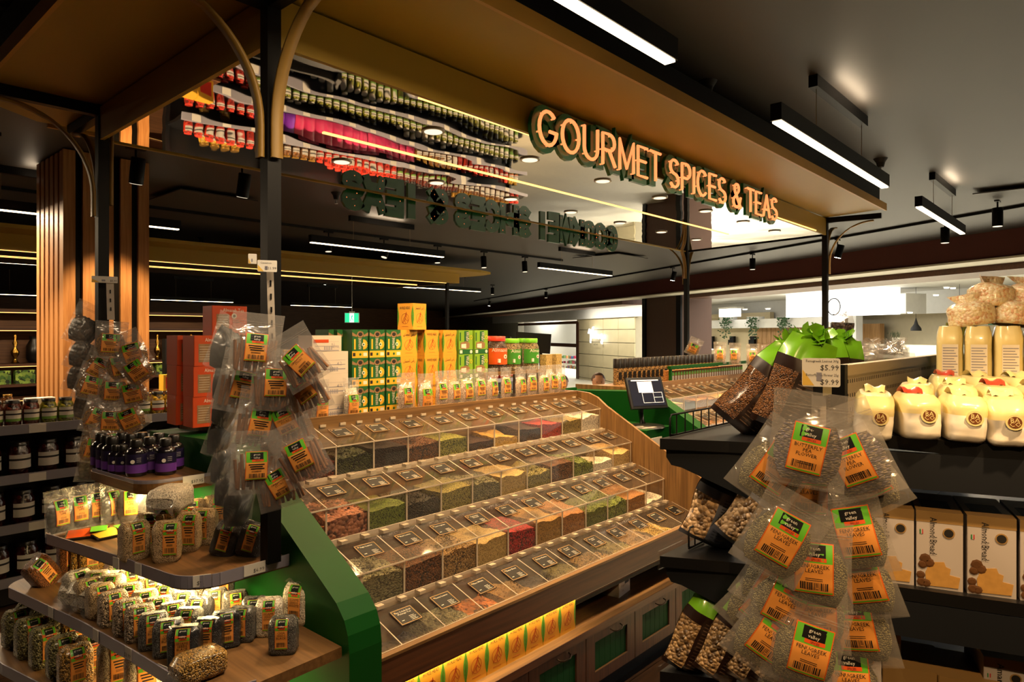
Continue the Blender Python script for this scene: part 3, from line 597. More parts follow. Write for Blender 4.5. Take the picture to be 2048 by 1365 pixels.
# ------------------------------------------------------------------ neon lettering: single-stroke letters on green backing plates
def arc(cx, cy, rx, ry, a0, a1, n=10): return [(cx + rx * math.cos(R(a0 + (a1 - a0) * i / n)), cy + ry * math.sin(R(a0 + (a1 - a0) * i / n))) for i in range(n + 1)]
GL = {'G': (.78, [arc(.39, .5, .36, .48, 45, 360 - 8, 16) + [(.75, .42), (.45, .42)]]), 'O': (.8, [arc(.4, .5, .37, .48, 0, 360, 20)]),
      'U': (.72, [[(.04, 1), (.04, .35)] + arc(.36, .35, .32, .33, 180, 360, 10) + [(.68, .35), (.68, 1)]]),
      'R': (.7, [[(.04, 0), (.04, 1), (.35, 1)] + arc(.38, .74, .26, .26, 90, -90, 8) + [(.04, .48)], [(.36, .48), (.68, 0)]]),
      'M': (.84, [[(.04, 0), (.04, 1), (.42, .1), (.8, 1), (.8, 0)]]), 'E': (.6, [[(.58, 1), (.04, 1), (.04, 0), (.58, 0)], [(.04, .52), (.5, .52)]]),
      'T': (.62, [[(0, 1), (.62, 1)], [(.31, 1), (.31, 0)]]), 'S': (.62, [arc(.31, .74, .27, .25, 30, 270, 9)[:-1] + arc(.31, .245, .28, .245, 90, -150, 9)]),
      'P': (.64, [[(.04, 0), (.04, 1), (.34, 1)] + arc(.34, .73, .27, .27, 90, -90, 8) + [(.04, .46)]]), 'I': (.14, [[(.07, 0), (.07, 1)]]),
      'C': (.72, [arc(.39, .5, .36, .48, 45, 315, 14)]), 'A': (.72, [[(.02, 0), (.36, 1), (.7, 0)], [(.14, .34), (.58, .34)]]),
      '&': (.76, [[(.74, 0), (.2, .66)] + arc(.36, .8, .19, .19, 200, -40, 8) + [(.14, .38)] + arc(.34, .23, .28, .23, 140, 330, 8) + [(.72, .46)]])}
def neon_sign(text, x0, x1, y, z0, h, face, label):
    sg = thing('neon_sign', label, 'sign', (0, y, z0))
    wd = sum(GL[c][0] + .18 if c != ' ' else .42 for c in text) - .18; sx = (x1 - x0) / wd; x = 0
    for c in text:
        if c == ' ': x += .42; continue
        W, st = GL[c]; b = MB(); t = MB()
        for si, s in enumerate(st):
            P = [((x0 + (x + q[0]) * sx) if face < 0 else (x1 - (x + q[0]) * sx), q[1] * h) for q in s]
            b.strip(P, .066, .02 - si * .0006, 0, None, si * .0003); t.tube([(p[0], face * .028 + (.01 if face < 0 else 0), p[1]) for p in P], .0085, 6, 0, (0, 1, 0))
            for i in range(0, len(P), 4): t.cyl((P[i][0], 0, P[i][1]), (P[i][0], face * .02, P[i][1]), .004, 5)
        o = b.build('letter', 'acrylic_green', sg); t.build('neon_tube', 'neon', o); x += W + .18
    return sg
neon_sign('GOURMET SPICES & TEAS', 2.3, 5.05, 1.925, 2.485, .155, -1, 'orange neon letters on green backs along the canopy front, GOURMET SPICES & TEAS')
neon_sign('GOURMET SPICES & TEAS', 2.47, 5.5, 3.6, 2.455, .155, 1, 'dark green backs of the neon letters on the far canopy edge')
# ------------------------------------------------------------------ pendants, tracks, spots, vents, sprinklers
LP_ = 1.88
pb = MB().bb(0, LP_, -.025, .025, .008, .085).mesh('housing', 'black_metal'); pl = MB().bb(.012, LP_ - .012, -.02, .02, 0, .01).mesh('led_bar', 'led')
bar = MB().bb(.49, 1.39, -.022, .022, 0, .06).mesh('mounting_bar', 'black_metal'); cb = MB().cyl((0, 0, .085), (0, 0, 1), .0018, 5).mesh('cable', 'grey_track')
plain('cable', 'b8a78c', .4)
def pendant(x, y, z, label, zc=CEIL, L=1, up=True, power=0):
    o = thing('linear_pendant', label, 'light', (x, y, z), group='linear LED pendants')
    ob('housing', pb, o, scale=(L, 1, 1)); ob('led_bar', pl, o, scale=(L, 1, 1)); ob('mounting_bar', bar, o, (0, 0, zc - z - .06), scale=(L, 1, 1))
    for xx in (.54, 1.34):
        MB().cyl((xx * L, 0, .085), (xx * L, 0, zc - z - .06), .0022, 5).build('cable', 'cable', o)
    if up: lamp('AREA', 'added_ceiling_glow', (x + .94 * L, y - .06, zc - .09), 1.2, (1, .76, .5), (R(180 + 28), 0, 0), .5, .03)  # added upward lamp, makes the glow on the ceiling beside the bar
    if power: lamp('AREA', 'pendant_light', (x + .94 * L, y, z - .012), power, (1, .74, .46), (0, 0, 0), 1.8 * L, .04)
    return o
pendant(.29, 1.19, 2.6, 'linear pendant nearest the camera, cut by the top of the picture', power=36)
pendant(3.07, 1.165, 2.6, 'long linear pendant hanging beside the neon letters', power=26)
pendant(5.86, 1.155, 2.6, 'short-looking linear pendant beyond the canopy corner', power=26)
for i, (x, y, z, lab) in enumerate(((3.9, 6.33, 2.6, 'linear pendant under the reversed green letters'), (7.6, 6.3, 2.6, 'linear pendant right of the reversed green letters'), (.75, 6.45, 2.6, 'linear pendant crossing in front of the slat column'), (-1.9, 6.45, 2.6, 'linear pendant at the far left before the column'),
                                    (4.6, 11.0, 2.6, 'linear pendant crossing the front post, rear row'), (7.4, 11.0, 2.6, 'linear pendant above the tall yellow cartons, rear row'), (1.0, 11.2, 2.6, 'linear pendant left of the slat column, rear row'), (9.2, 10.9, 2.6, 'linear pendant above the jars, rear row'),
                                    (5.9, 16, 2.4, 'distant pendant standing in for a reflection over the orange cartons'), (9.3, 16, 2.38, 'distant pendant standing in for a reflection above the exit sign'), (2.0, 16, 2.4, 'distant linear pendant beside the slat column'))):  # those over the cartons and exit sign replace reflections in a mirror
    pendant(x, y, z, lab, up=(y < 7), power=110 if y < 7 else 16 if y < 12 else 0)
# track rails with cylinder spots
def rail(a, b, label):
    a, b = Vector(a), Vector(b); d = (b - a).normalized(); q = Vector((-d.y, d.x)) * .018
    return tag(MB().prism([tuple(a + q), tuple(b + q), tuple(b - q), tuple(a - q)], CEIL - .03, CEIL, 'z').build('track_rail', 'black_metal'), label, 'track')
rail((-1, 7.36), (9.5, 7.34), 'black ceiling track running behind the canopy'); rail((-1, 12.2), (9.5, 12.2), 'black ceiling track over the rear aisle')
rail(bl(-4, -1.5), bl(20, -1.5), 'black ceiling track along the shop-front bulkhead')
cyl0 = MB().lathe([(.045, 0), (.045, .17), (.04, .175)], 16).mesh('can', 'black_metal'); cyl1 = MB().lathe([(.038, -.003), (.038, .002)], 16).mesh('lamp_face', 'downlight'); cyl2 = MB().lathe([(.038, -.003), (.038, .002)], 16).mesh('lamp_face_bright', 'spot_face')
def can_spot(p, label, tilt=(0, 0, 0), bright=False, power=0, drop=.28):
    o = thing('track_spot', label, 'light', (p[0], p[1], CEIL - drop), group='cylinder track spots')
    ob('can', cyl0, o, rot=tilt); ob('lamp_face', cyl2 if bright else cyl1, o, rot=tilt)
    MB().cyl((0, 0, .1), (0, 0, drop - .03), .008, 6).build('stem', 'black_metal', o); MB().bb(-.06, .06, -.02, .02, drop - .05, drop - .028).build('adapter', 'black_metal', o)
    if power: lamp('SPOT', 'spot_beam', (p[0], p[1], CEIL - drop - .02), power, WARM, tilt, .03, None, 70, .6)
for i, (px, t_) in enumerate(((657, 0), (768, 1), (875, 0), (968, 0), (1050, 0))):
    r = ray(px, HZ); t = 7.35 / r.y; can_spot((r.x * t, 7.35), 'black cylinder spot on the track behind the canopy, ' + nth(i), (0, R(18), 0) if t_ else (R(-4), 0, 0), power=110)
for i, (x, y) in enumerate(((1.75, 5.0), (2.45, 4.9), (1.0, 5.3))): can_spot((x, y), 'cylinder spot lighting the slat column, ' + nth(i), (R(16), 0, 0), power=90)
for i, (px, br) in enumerate(((1092, 0), (1345, 1), (1505, 0), (1890, 0), (1675, 1), (978, 1))):
    p, t = mp(px, -1.5); can_spot((p.x, p.y), ('lit ' if br else '') + 'cylinder spot on the track along the bulkhead, ' + nth(i), (R(15), 0, 0) if br else (0, 0, 0), bool(br), 0)
pz_ = at_Y(650, 634, 12.2); can_spot((pz_.x, 12.2), 'lit cylinder spot left of the exit sign', (R(20), R(-15), 0), True)
can_spot((7.9, .9), 'cylinder spot under the short-looking pendant'); can_spot((at_Y(1002, 600, 11.9).x, 12.2), 'cylinder spot beyond the tall yellow cartons')
# air diffusers: square louvres
def diffuser(x, y, s, label):
    o = thing('air_diffuser', label, 'vent', (x, y, CEIL))
    for k in range(7):
        a = s / 2 - k * s / 15
        MB().prism([(-a, -a), (a, -a), (a, a), (-a, a)], -.012 - .004 * (7 - k), -.002 - .004 * (7 - k), 'z').build('louvre', 'rubber' if k % 2 else 'ceiling_paint', o)
diffuser(2.87, 6.5, .72, 'square ceiling air diffuser left of the reversed green letters'); diffuser(9.6, 6.4, .9, 'square ceiling air diffuser behind the canopy end'); diffuser(7.65, .75, .55, 'square ceiling air diffuser at the right picture edge')
vg = thing('vent_grille', 'dark perforated grille in the upper left ceiling', 'vent'); c = at_z(40, 80, CEIL); MB().bb(c.x - .5, c.x + .4, c.y - .35, c.y + .6, CEIL - .012, CEIL).build('plate', 'rubber', vg)
hole = MB()
for i in range(12):
    for j in range(6): hole.lathe([(.008, 0), (.008, .002)], 6, 0, Matrix.Translation((c.x - .2 + i * .035, c.y - .12 + j * .035, CEIL - .014)))
hole.build('perforation', plain('hole_grey', '6d6a66', .6), vg)
spk0 = MB().lathe([(.03, -.03), (.05, 0)], 14).lathe([(.022, -.065), (.03, -.03)], 14).mesh('cup', 'rubber'); spk1 = MB().cyl((0, 0, -.1), (0, 0, -.06), .006, 6).lathe([(.016, -.104), (.016, -.1)], 8).mesh('nozzle', 'steel')
for i, (x, y, lab) in enumerate(((3.29, 1.6, 'black fire sprinkler between the two near pendants'), (3.6, 5.4, 'black fire sprinkler left of the reversed letters'), (4.06, 9.27, 'black fire sprinkler right of the slat column'), (5.6, 1.35, 'black fire sprinkler at the end of the long pendant'), (7.0, 5.4, 'black fire sprinkler under the reversed letters'))):
    place('fire_sprinkler', [('cup', spk0), ('nozzle', spk1)], lab, 'sprinkler', (x, y, CEIL), group='fire sprinklers')
# exit sign
ex = at_t(704, 636, 15.2); xs = thing('exit_sign', 'green and white exit sign hanging at the back of the shop', 'sign', ex, (0, 0, YAW - R(90)))
MB().bb(-.16, .16, -.02, .02, -.11, .11).build('housing', 'white_paint', xs); MB().bb(-.15, -.05, -.025, -.02, -.1, .1).bb(.05, .15, -.025, -.02, -.1, .1).build('green_panel', 'exit_green', xs); MB().bb(-.05, .05, -.025, -.02, -.1, .1).build('white_panel', 'exit_white', xs)
MB().strip([(-.03, -.07), (.0, .0), (.03, -.06)], .015, .003, 0, None, -.029).strip([(0, 0), (.01, .05)], .02, .003, 0, None, -.029).strip([(-.03, .02), (.03, .03)], .012, .003, 0, None, -.029).build('running_figure', 'exit_green', xs); MB().bb(-.06, .06, -.01, .01, .11, .14).bb(-.004, .004, -.004, .004, .14, CEIL - ex.z).build('bracket', 'white_paint', xs)
# ------------------------------------------------------------------ spice contents
grain('sp_redbrown', ['4a1a0c', '7a3416', '2c0f08'], 130, .8); grain('sp_darkgreen', ['20280f', '3b3f18', '10140a'], 150, .9); grain('sp_black', ['140a06', '26130b', '0a0503'], 300, .6)
grain('sp_brown', ['4a2a10', '6f431c', '2c180a'], 150, .8); grain('sp_seedgreen', ['6d7022', '97933a', '4a4f18'], 320, .6); grain('sp_yellow', ['b98f3c', 'caa14c', 'a57a2c'], 500, .15)
grain('sp_darkbrown', ['2c140a', '45230f', '190b06'], 320, .6); grain('sp_red', ['8f1c0e', 'b02c14', '6f1409'], 450, .2); grain('sp_olive', ['7c6a30', '94803e', '5f5226'], 400, .3)
grain('sp_white', ['dcd2bd', 'e9e0cc', 'c9bda2'], 400, .1); grain('sp_orange', ['7a3f12', 'a35a1c', '4f270b'], 140, .9); grain('sp_pinknut', ['7d4a34', 'a36a4c', '58301f'], 70, 1, .2)
grain('sp_green', ['4a5a1a', '687428', '333f12'], 420, .3); grain('sp_slate', ['221e14', '383020', '12100b'], 260, .7); grain('sp_tanseed', ['6f6a2c', '968a44', '55491e'], 380, .5)
grain('sp_beige', ['a48a50', 'b59a60', '90763f'], 520, .15); grain('sp_paprika', ['8a5a2a', 'a8733a', '6f4520'], 450, .2); grain('sp_coarse', ['7d5f34', 'a5834c', '4f3a1d'], 170, .9)
grain('sp_greyleaf', ['5e5a3c', '85805a', '3d3a24'], 120, 1, stretch=(1, 1, 3)); grain('sp_crimson', ['7a0d12', 'a51a1d', '560809'], 230, .6); grain('sp_ochre', ['8d6a30', 'a37d3c', '755525'], 500, .15)
grain('sp_leafgreen', ['4f6420', '7c8c38', '33430f'], 160, .9); grain('sp_cream', ['c9a768', 'd9b97c', 'b5914f'], 500, .12); grain('sp_mace', ['a3521a', 'c8752c', '6e330c'], 60, 1); grain('sp_juniper', ['1c1a26', '2f2a38', '100f17'], 80, 1)
grain('sp_pasta', ['c9a94e', 'dcc06a', 'a88a36'], 90, .9); grain('sp_dark', ['2a2019', '3d2e22', '19130e'], 200, .6)
for k_, m_ in MATS.items():
    if k_[:3] == 'sp_':
        v_ = [n for n in m_.node_tree.nodes if n.type == 'TEX_VORONOI'][0]; v_.inputs['Scale'].default_value *= (.62 if v_.inputs['Scale'].default_value > 200 else 1)
BW = .197
def heap(seed, fill, style):
    """bin filling: uneven heap with vertical sides that fits the bin, plus loose pieces on it for coarse goods"""
    rnd = random.Random(seed); b = MB(); x0, x1, y0, y1 = .006, BW - .006, .006, .205; nx, ny = 10, 8
    amp = {'powder': .014, 'seed': .006, 'leaf': .016, 'chunk': .01}[style]; ox, oy = rnd.uniform(0, 9), rnd.uniform(0, 9); tx, ty = rnd.uniform(-.12, .12), rnd.uniform(.0, .25)
    if style == 'powder':
        def hz(u, v): return fill + amp * (noise.noise(Vector((u * 2.2 + ox, v * 1.8 + oy, 0))) + .5 * noise.noise(Vector((u * 6 + ox, v * 5, 1)))) + tx * (u - .5) * .1 + ty * (v - .3) * .12
    else:
        def hz(u, v): return fill + amp * noise.noise(Vector((u * 3 + ox, v * 3 + oy, 0))) + tx * (u - .5) * .12 + ty * (v - .3) * .1 + amp * .4 * noise.noise(Vector((u * 14, v * 14, ox)))
    P = lambda u, v: (x0 + (x1 - x0) * u, y0 + (y1 - y0) * v, max(.012, hz(u, v)))
    b.grid(nx, ny, P)
    for k, (fu, fv) in enumerate(((lambda s: s, lambda s: 0), (lambda s: 1, lambda s: s), (lambda s: 1 - s, lambda s: 1), (lambda s: 0, lambda s: 1 - s))):
        b.grid(nx, 1, lambda s, q, fu=fu, fv=fv: (lambda p: (p[0], p[1], .006 + (p[2] - .006) * q))(P(fu(s), fv(s))), 0, False)
    n = {'powder': 0, 'seed': 0, 'leaf': 230, 'chunk': 190}[style]
    for _ in range(n):
        on_front = rnd.random() < .45
        u, v = rnd.random() * .94 + .03, (.02 if on_front else rnd.random()); p = P(u, v); z = rnd.uniform(.012, p[2]) if on_front else p[2]
        if style == 'leaf':
            L, W = rnd.uniform(.007, .016), rnd.uniform(.002, .005); a = Vector((rnd.gauss(0, 1), rnd.gauss(0, .3 if on_front else 1), rnd.gauss(0, .8))).normalized(); q = a.cross(Vector((rnd.gauss(0, 1), rnd.gauss(0, 1), rnd.gauss(0, 1)))).normalized()
            c = Vector((p[0], p[1] + .001, z)); q2 = a.cross(q) * .002
            b.add([c - a * L, c + q * W + q2, c + a * L, c - q * W + q2], [(0, 1, 2, 3)])
        else:
            r = rnd.uniform(.0045, .0075); c = Vector((p[0], p[1] + .003, z))
            vs = [c + Vector(d) * r * rnd.uniform(.8, 1.2) for d in ((1, 0, 0), (-1, 0, 0), (0, 1, 0), (0, -1, 0), (0, 0, 1), (0, 0, -1))]
            b.add(vs, [(0, 2, 4), (2, 1, 4), (1, 3, 4), (3, 0, 4), (2, 0, 5), (1, 2, 5), (3, 1, 5), (0, 3, 5)], 0, True)
    return b
HF, HB, DB = .132, .19, .15
bd = MB(); t_ = .0025
bd.bb(0, BW - .002, 0, t_, 0, HF); bd.bb(0, t_, t_, .21, 0, HF); bd.bb(BW - .002 - t_, BW - .002, t_, .21, 0, HF); bd.bb(t_, BW - t_, .207, .21, 0, HB)
bd.bb(t_, BW - t_, t_, .207, 0, t_)
for x in (0, BW - .002 - t_): bd.prism([(t_, HF), (.21, HF), (.21, HB), (DB + .02, HB)], x, x + t_, 'x')
for x in (-.0005, BW - .0045): bd.bb(x, x + .003, -.001, .0025, 0, HF, 1)
bd.bb(0, BW - .002, -.001, .0015, 0, .003, 1)
BIN_BODY = bd.mesh('bin_body', ['acrylic', 'acrylic_edge'])
ldm = MB(); a = math.atan2(HB - HF, DB + .02)
ldm.prism([(-.006, HF), (-.006, HF + .004), (DB + .02, HB + .004), (.21, HB + .004), (.21, HB), (DB + .02, HB)], -.001, BW - .001, 'x')
ldm.bb(0, BW - .002, -.007, -.0045, HF - .012, HF + .003, 0); ldm.bb(0, BW - .002, -.0075, -.0045, HF - .001, HF + .0045, 1)
for x in (-.001, BW - .003): ldm.prism([(-.006, HF + .0035), (-.006, HF + .0052), (DB + .02, HB + .0052), (DB + .02, HB + .0035)], x, x + .0015, 'x', 1)
LID = ldm.mesh('lid', ['acrylic', 'acrylic_edge'])
HINGE = MB().bb(0, .03, -.02, .012, 0, .012).bb(-.002, .032, .002, .006, .012, .016).mesh('hinge', [plain('clip_clear', 'bfae96', .2, coat=.5)])
SLOPE = a
def bin_label(title, big):
    """black price card with gold border; card plane z=0, x to the right, y up the lid"""
    b = MB(); w_, h_ = .098, .082
    b.bb(-w_ / 2, w_ / 2, 0, h_, 0, .0008, 0); m = .0035
    for x0, x1, y0, y1 in ((-w_ / 2 + m, w_ / 2 - m, m, m + .0022), (-w_ / 2 + m, w_ / 2 - m, h_ - m - .0022, h_ - m), (-w_ / 2 + m, -w_ / 2 + m + .0022, m, h_ - m), (w_ / 2 - m - .0022, w_ / 2 - m, m, h_ - m)): b.bb(x0, x1, y0, y1, .0008, .0011, 1)
    if title:
        ls = title.split('|')
        for i, t in enumerate(ls): b.text(t, .0115, Matrix.Translation((0, h_ - .0215 - i * .0105, .0011)), 2, 'c', 1, .072)
    else:
        b.bb(-.02, .018, h_ - .018, h_ - .0155, .0008, .0011, 2)
    for i in range(4): b.bb(.006, .033 - (i % 2) * .005, .0115 + i * .0068, .0130 + i * .0068, .0008, .0011, 2)
    b.bb(-.033, -.022, .02, .0225, .0008, .0011, 2); b.bb(-.036, -.03, h_ - .018, h_ - .012, .0008, .0011, 1)
    return b.mesh('price_card', ['lbl_black', 'gold_print', 'white_print'])
PLAINCARD = bin_label(None, 0)
ROWS = {   # (front Y, base z): top row first
    1: (2.506, 1.035), 2: (2.276, .845), 3: (2.05, .650), 4: (1.825, .462)}
G = {  # material, style, fill height, wording, card title
    1: [('sp_redbrown', 'chunk', .07, 'red-brown bark', ''), ('sp_redbrown', 'chunk', .085, 'rusty red chopped bark', ''), ('sp_darkgreen', 'leaf', .085, 'dark green dried leaf', ''), ('sp_black', 'seed', .095, 'near-black loose tea', ''), ('sp_brown', 'chunk', .085, 'brown crushed pieces', ''), ('sp_seedgreen', 'seed', .09, 'bright olive-green seed', ''),
        ('sp_darkbrown', 'seed', .05, 'dark brown seed, half empty', ''), ('sp_yellow', 'powder', .055, 'yellow powder, half empty', ''), ('sp_darkbrown', 'seed', .08, 'chocolate-brown seed', ''), ('sp_red', 'powder', .085, 'brick-red powder', ''), ('sp_olive', 'powder', .09, 'khaki powder', ''), ('sp_white', 'powder', .095, 'white powder', '')],
    2: [('sp_orange', 'chunk', .065, 'orange-brown petals', 'Rose Fruit|Melange'), ('sp_pinknut', 'chunk', .095, 'pinkish brown nuts', ''), ('sp_green', 'powder', .085, 'grass-green powder', ''), ('sp_slate', 'leaf', .075, 'slate-dark tea leaf', ''), ('sp_tanseed', 'seed', .095, 'tan-green seed', ''), ('sp_greyleaf', 'leaf', .09, 'grey-green curled leaf', ''),
        ('sp_beige', 'powder', .1, 'beige powder heaped high', ''), ('sp_tanseed', 'leaf', .08, 'yellow-green chopped herb', ''), ('sp_brown', 'seed', .1, 'ginger-brown seed', ''), ('sp_leafgreen', 'leaf', .085, 'dark leaf-green herb', ''), ('sp_white', 'powder', .05, 'pale crystals with a clear scoop', ''), ('sp_cream', 'powder', .09, 'cream-coloured powder', '')],
    3: [('sp_orange', 'chunk', .06, 'amber chopped fruit', 'Summer Fruit|Melange'), ('sp_greyleaf', 'leaf', .105, 'silvery grey curled leaf', 'Sage Leaves'), ('sp_brown', 'seed', .105, 'brown rubbed herb', 'Basil Leaves'), ('sp_coarse', 'leaf', .105, 'straw-coloured chopped stalk', 'Lemongrass'), ('sp_beige', 'powder', .105, 'sand-coloured powder', 'Coriander|Ground'), ('sp_crimson', 'seed', .105, 'crimson flakes', 'Sumac'),
        ('sp_ochre', 'powder', .11, 'ochre powder heaped high', ''), ('sp_paprika', 'powder', .105, 'light brown powder', ''), ('sp_green', 'leaf', .085, 'fresh-green flakes', 'Parsley|Flakes'), ('sp_leafgreen', 'leaf', .085, 'mottled green leaf', ''), ('sp_paprika', 'seed', .085, 'orange-brown granules', ''), ('sp_white', 'powder', .03, 'almost no filling, nearly empty', '')],
    4: [('sp_coarse', 'leaf', .075, 'straw-like root shavings', 'Licorice Roots'), ('sp_juniper', 'chunk', .05, 'dark fruit tea, nearly empty', 'Pina Colada Fruit|Melange Tea'), ('sp_greyleaf', 'leaf', .1, 'large pale green leaves', 'Senna Leaves'), ('sp_mace', 'chunk', .085, 'orange-brown mace', 'Mace Whole'), ('sp_ochre', 'leaf', .085, 'golden brown blend', 'Zaatar Blend'), ('sp_juniper', 'chunk', .065, 'blue-black berries', 'Juniper Berries'),
        ('sp_tanseed', 'leaf', .07, 'olive chopped leaf', 'Ground|Leaves'), ('sp_coarse', 'leaf', .08, 'khaki crumbled herb', 'Bouquet|Garni'), ('sp_tanseed', 'leaf', .09, 'yellowish herb crumbs', 'Celery|Flakes'), ('sp_ochre', 'leaf', .09, 'yellow-brown crumbs', ''), ('sp_pasta', 'chunk', .1, 'pale yellow chips', ''), ('sp_dark', 'powder', .08, 'black opaque filling', '')]}
ROWN = {1: 'top', 2: 'second', 3: 'third', 4: 'front'}
_cards = {}
def make_bin(x, y, z, mat, style, fill, words, title, label, seed):
    o = thing('spice_bin', label, 'spice bin', (x, y, z), group='clear lidded spice bins')
    ob('bin_body', BIN_BODY, o); ob('lid', LID, o)
    heap(seed, fill, style).build('spice_filling', mat, o)
    me = _cards.setdefault(title, bin_label(title, 1) if title else PLAINCARD)
    rnd = random.Random(seed)
    ob('price_card', me, o, (BW / 2 + rnd.uniform(-.01, .012), .062, HF + .0062 + .068 * math.tan(SLOPE)), (SLOPE, 0, rnd.uniform(-.05, .05)))
    for k in (.03, .135): ob('hinge', HINGE, o, (k, .19, HB + .005))
    return o
seed = 1
for r, lst in G.items():
    for i, (mat, style, fill, wd, title) in enumerate(lst):
        lab = 'clear bin of ' + wd + ', ' + nth(i) + ' in the ' + ROWN[r] + ' row'
        b = make_bin(1.277 + i * BW, ROWS[r][0], ROWS[r][1], mat, style, fill, wd, title, lab, seed); seed += 1
        if r == 2 and i == 10:
            sc = MB().lathe([(.0, 0), (.03, .01), (.045, .04), (.045, .09)], 14).build('scoop', 'acrylic', b, loc=(.07, .06, .04), rot=(.4, .2, 0))
# ------------------------------------------------------------------ the spice display itself
PROF = [(1.712, .02), (1.712, .66), (1.722, .71), (1.742, .755), (1.8, .815), (2.463, 1.19), (2.53, 1.24), (2.6, 1.266), (2.68, 1.272), (3.08, 1.272), (3.08, .02)]
GPROF = [(1.645, 0), (1.645, .735), (1.652, .785), (1.67, .825), (1.71, .865), (2.33, 1.225), (2.4, 1.248), (2.5, 1.255), (3.1, 1.235), (3.1, 0)]
def display(X0, X1, label, left_green=True, right_green=True):
    u = thing('spice_display', label, 'display')
    MB().prism(PROF, X0 - .02, X0, 'x').build('end_panel', 'oak_v', u); MB().prism(PROF, X1, X1 + .02, 'x').build('end_panel', 'oak_v', u)
    if left_green: MB().prism(GPROF, X0 - .135, X0 - .021, 'x').build('green_end', 'green', u)
    if right_green: MB().prism([(y + .012, z - .012) for y, z in PROF], X1 + .021, X1 + .045, 'x').build('green_end', 'green', u)
    rl = MB().bb(X0, X1, 1.742, 1.762, .523, .625).build('front_rail', 'walnut', u); MB().bb(X0, X1, 1.738, 1.764, .618, .628).build('rail_cap', 'oak', rl); MB().bb(X0, X1, 1.745, 1.8, .515, .523).build('rail_shadow_strip', 'walnut', rl)
    for r, (y, z) in ROWS.items():
        s = MB().bb(X0, X1, y - .004, y + .23, z - .022, z - .003).build('step', 'walnut', u)
        if r < 4: MB().bb(X0, X1, y - .012, y - .006, z - .016, z + .012).build('edge_rail', 'acrylic_edge', s)
        MB().bb(X0, X1, y - .0055, y - .0045, z - .02, z - .004).build('gap_shade_strip', 'black_metal', s)  # black strip put in as the shade along the step front
        MB().bb(X0, X1, y + .222, y + .228, z - .022, z + .19).build('riser', 'walnut', s)
    MB().bb(X0, X1, 2.735 - .05, 2.735 - .03, 1.0, 1.275).build('back_board', 'oak', u); MB().bb(X0, X1, 2.705, 3.08, 1.22, 1.25).build('deck', 'oak', u)
    MB().bb(X0, X1, 1.8, 3.06, .37, .5).build('core', 'walnut', u) if False else None
    MB().bb(X0, X1, 2.05, 2.07, .36, .6).build('inner_back', 'walnut', u)
    return u
display(1.275, 3.642, 'oak and green stepped spice display with four rows of clear bins')
ledge = tag(MB().bb(1.277, 3.642, 1.73, 2.05, .34, .367).build('display_ledge', 'oak'), 'timber ledge below the spice bins carrying yellow cartons', 'shelf')
MB().bb(1.277, 3.642, 1.726, 1.7305, .335, .367).build('edge_band', 'walnut', ledge)
lamp('AREA', 'ledge_light', (1.85, 1.775, .51), 1.7, (1, .74, .42), (R(12), 0, 0), 1.1, .02); tag(MB().bb(1.3, 2.42, 1.766, 1.776, .5125, .516).build('led_strip', 'shelf_led'), 'warm light strip under the bin rail above the cartons', 'light')
# base cabinets below the ledge
hd = MB(); hd.tube([(-.04, -.006, 0), (-.038, -.022, -.004), (-.02, -.03, -.008), (.02, -.03, -.008), (.038, -.022, -.004), (.04, -.006, 0)], .0035, 6); HD = hd.mesh('handle', plain('bronze', '3a2c1e', .35, metal=.8))
seams = [1.277, 1.66, 2.04, 2.424, 2.822, 3.22, 3.642]
for i in range(6):
    a, b = seams[i], seams[i + 1]; wdt = b - a
    c = thing('base_cabinet', 'low oak cabinet with green door panel, ' + nth(i) + ' under the spice display', 'cabinet', (a, 1.742, .1), group='low cabinets under the spice display')
    MB().bb(.001, wdt - .001, .021, .3, 0, .238).build('carcass', 'walnut', c)
    d = MB(); d.bb(.003, .068, 0, .02, .002, .235); d.bb(wdt - .068, wdt - .003, 0, .02, .002, .235); d.bb(.068, wdt - .068, 0, .02, .002, .055); d.bb(.068, wdt - .068, 0, .02, .185, .235)
    d = d.build('door', 'walnut_v', c)
    pn = MB(); n = 6; pw = (wdt - .136) / n
    for k in range(n): pn.bb(.068 + k * pw + .0008, .068 + (k + 1) * pw - .0008, .008, .016, .055, .185)
    pn.bb(.068, wdt - .068, .014, .018, .055, .185); pn.build('green_panel', 'door_green', d); MB().bb(.066, wdt - .066, -.001, .004, .052, .056).build('panel_lip', 'oak', d)
    ob('handle', HD, d, (wdt / 2 + .02, 0, .212))
pl = tag(MB().bb(1.277, 3.642, 1.80, 2.0, 0, .1).build('kick_plinth', 'black_metal'), 'black recessed plinth under the low cabinets', 'plinth')
# ------------------------------------------------------------------ second spice display beyond the scale counter
X2 = 4.17
u2 = display(X2, X2 + 12 * BW, 'second oak and green spice display beyond the scale counter', True, False)
cols2 = [('sp_white', 'white'), ('sp_white', 'off-white'), ('sp_cream', 'two-tone cream'), ('sp_darkbrown', 'brown'), ('sp_paprika', 'orange-tan'), ('sp_paprika', 'terracotta'), ('sp_cream', 'cream'), ('sp_beige', 'sand'), ('sp_ochre', 'ochre'), ('sp_coarse', 'straw'), ('sp_brown', 'ginger'), ('sp_beige', 'beige')]
for r in (1, 2):
    for i, (m, wd) in enumerate(cols2):
        make_bin(X2 + .003 + i * BW, ROWS[r][0], ROWS[r][1], m, 'powder', .09, wd, '', 'clear bin of ' + wd + ' powder, ' + nth(i) + ' in the ' + ROWN[r] + ' row of the second display', 300 + r * 20 + i)
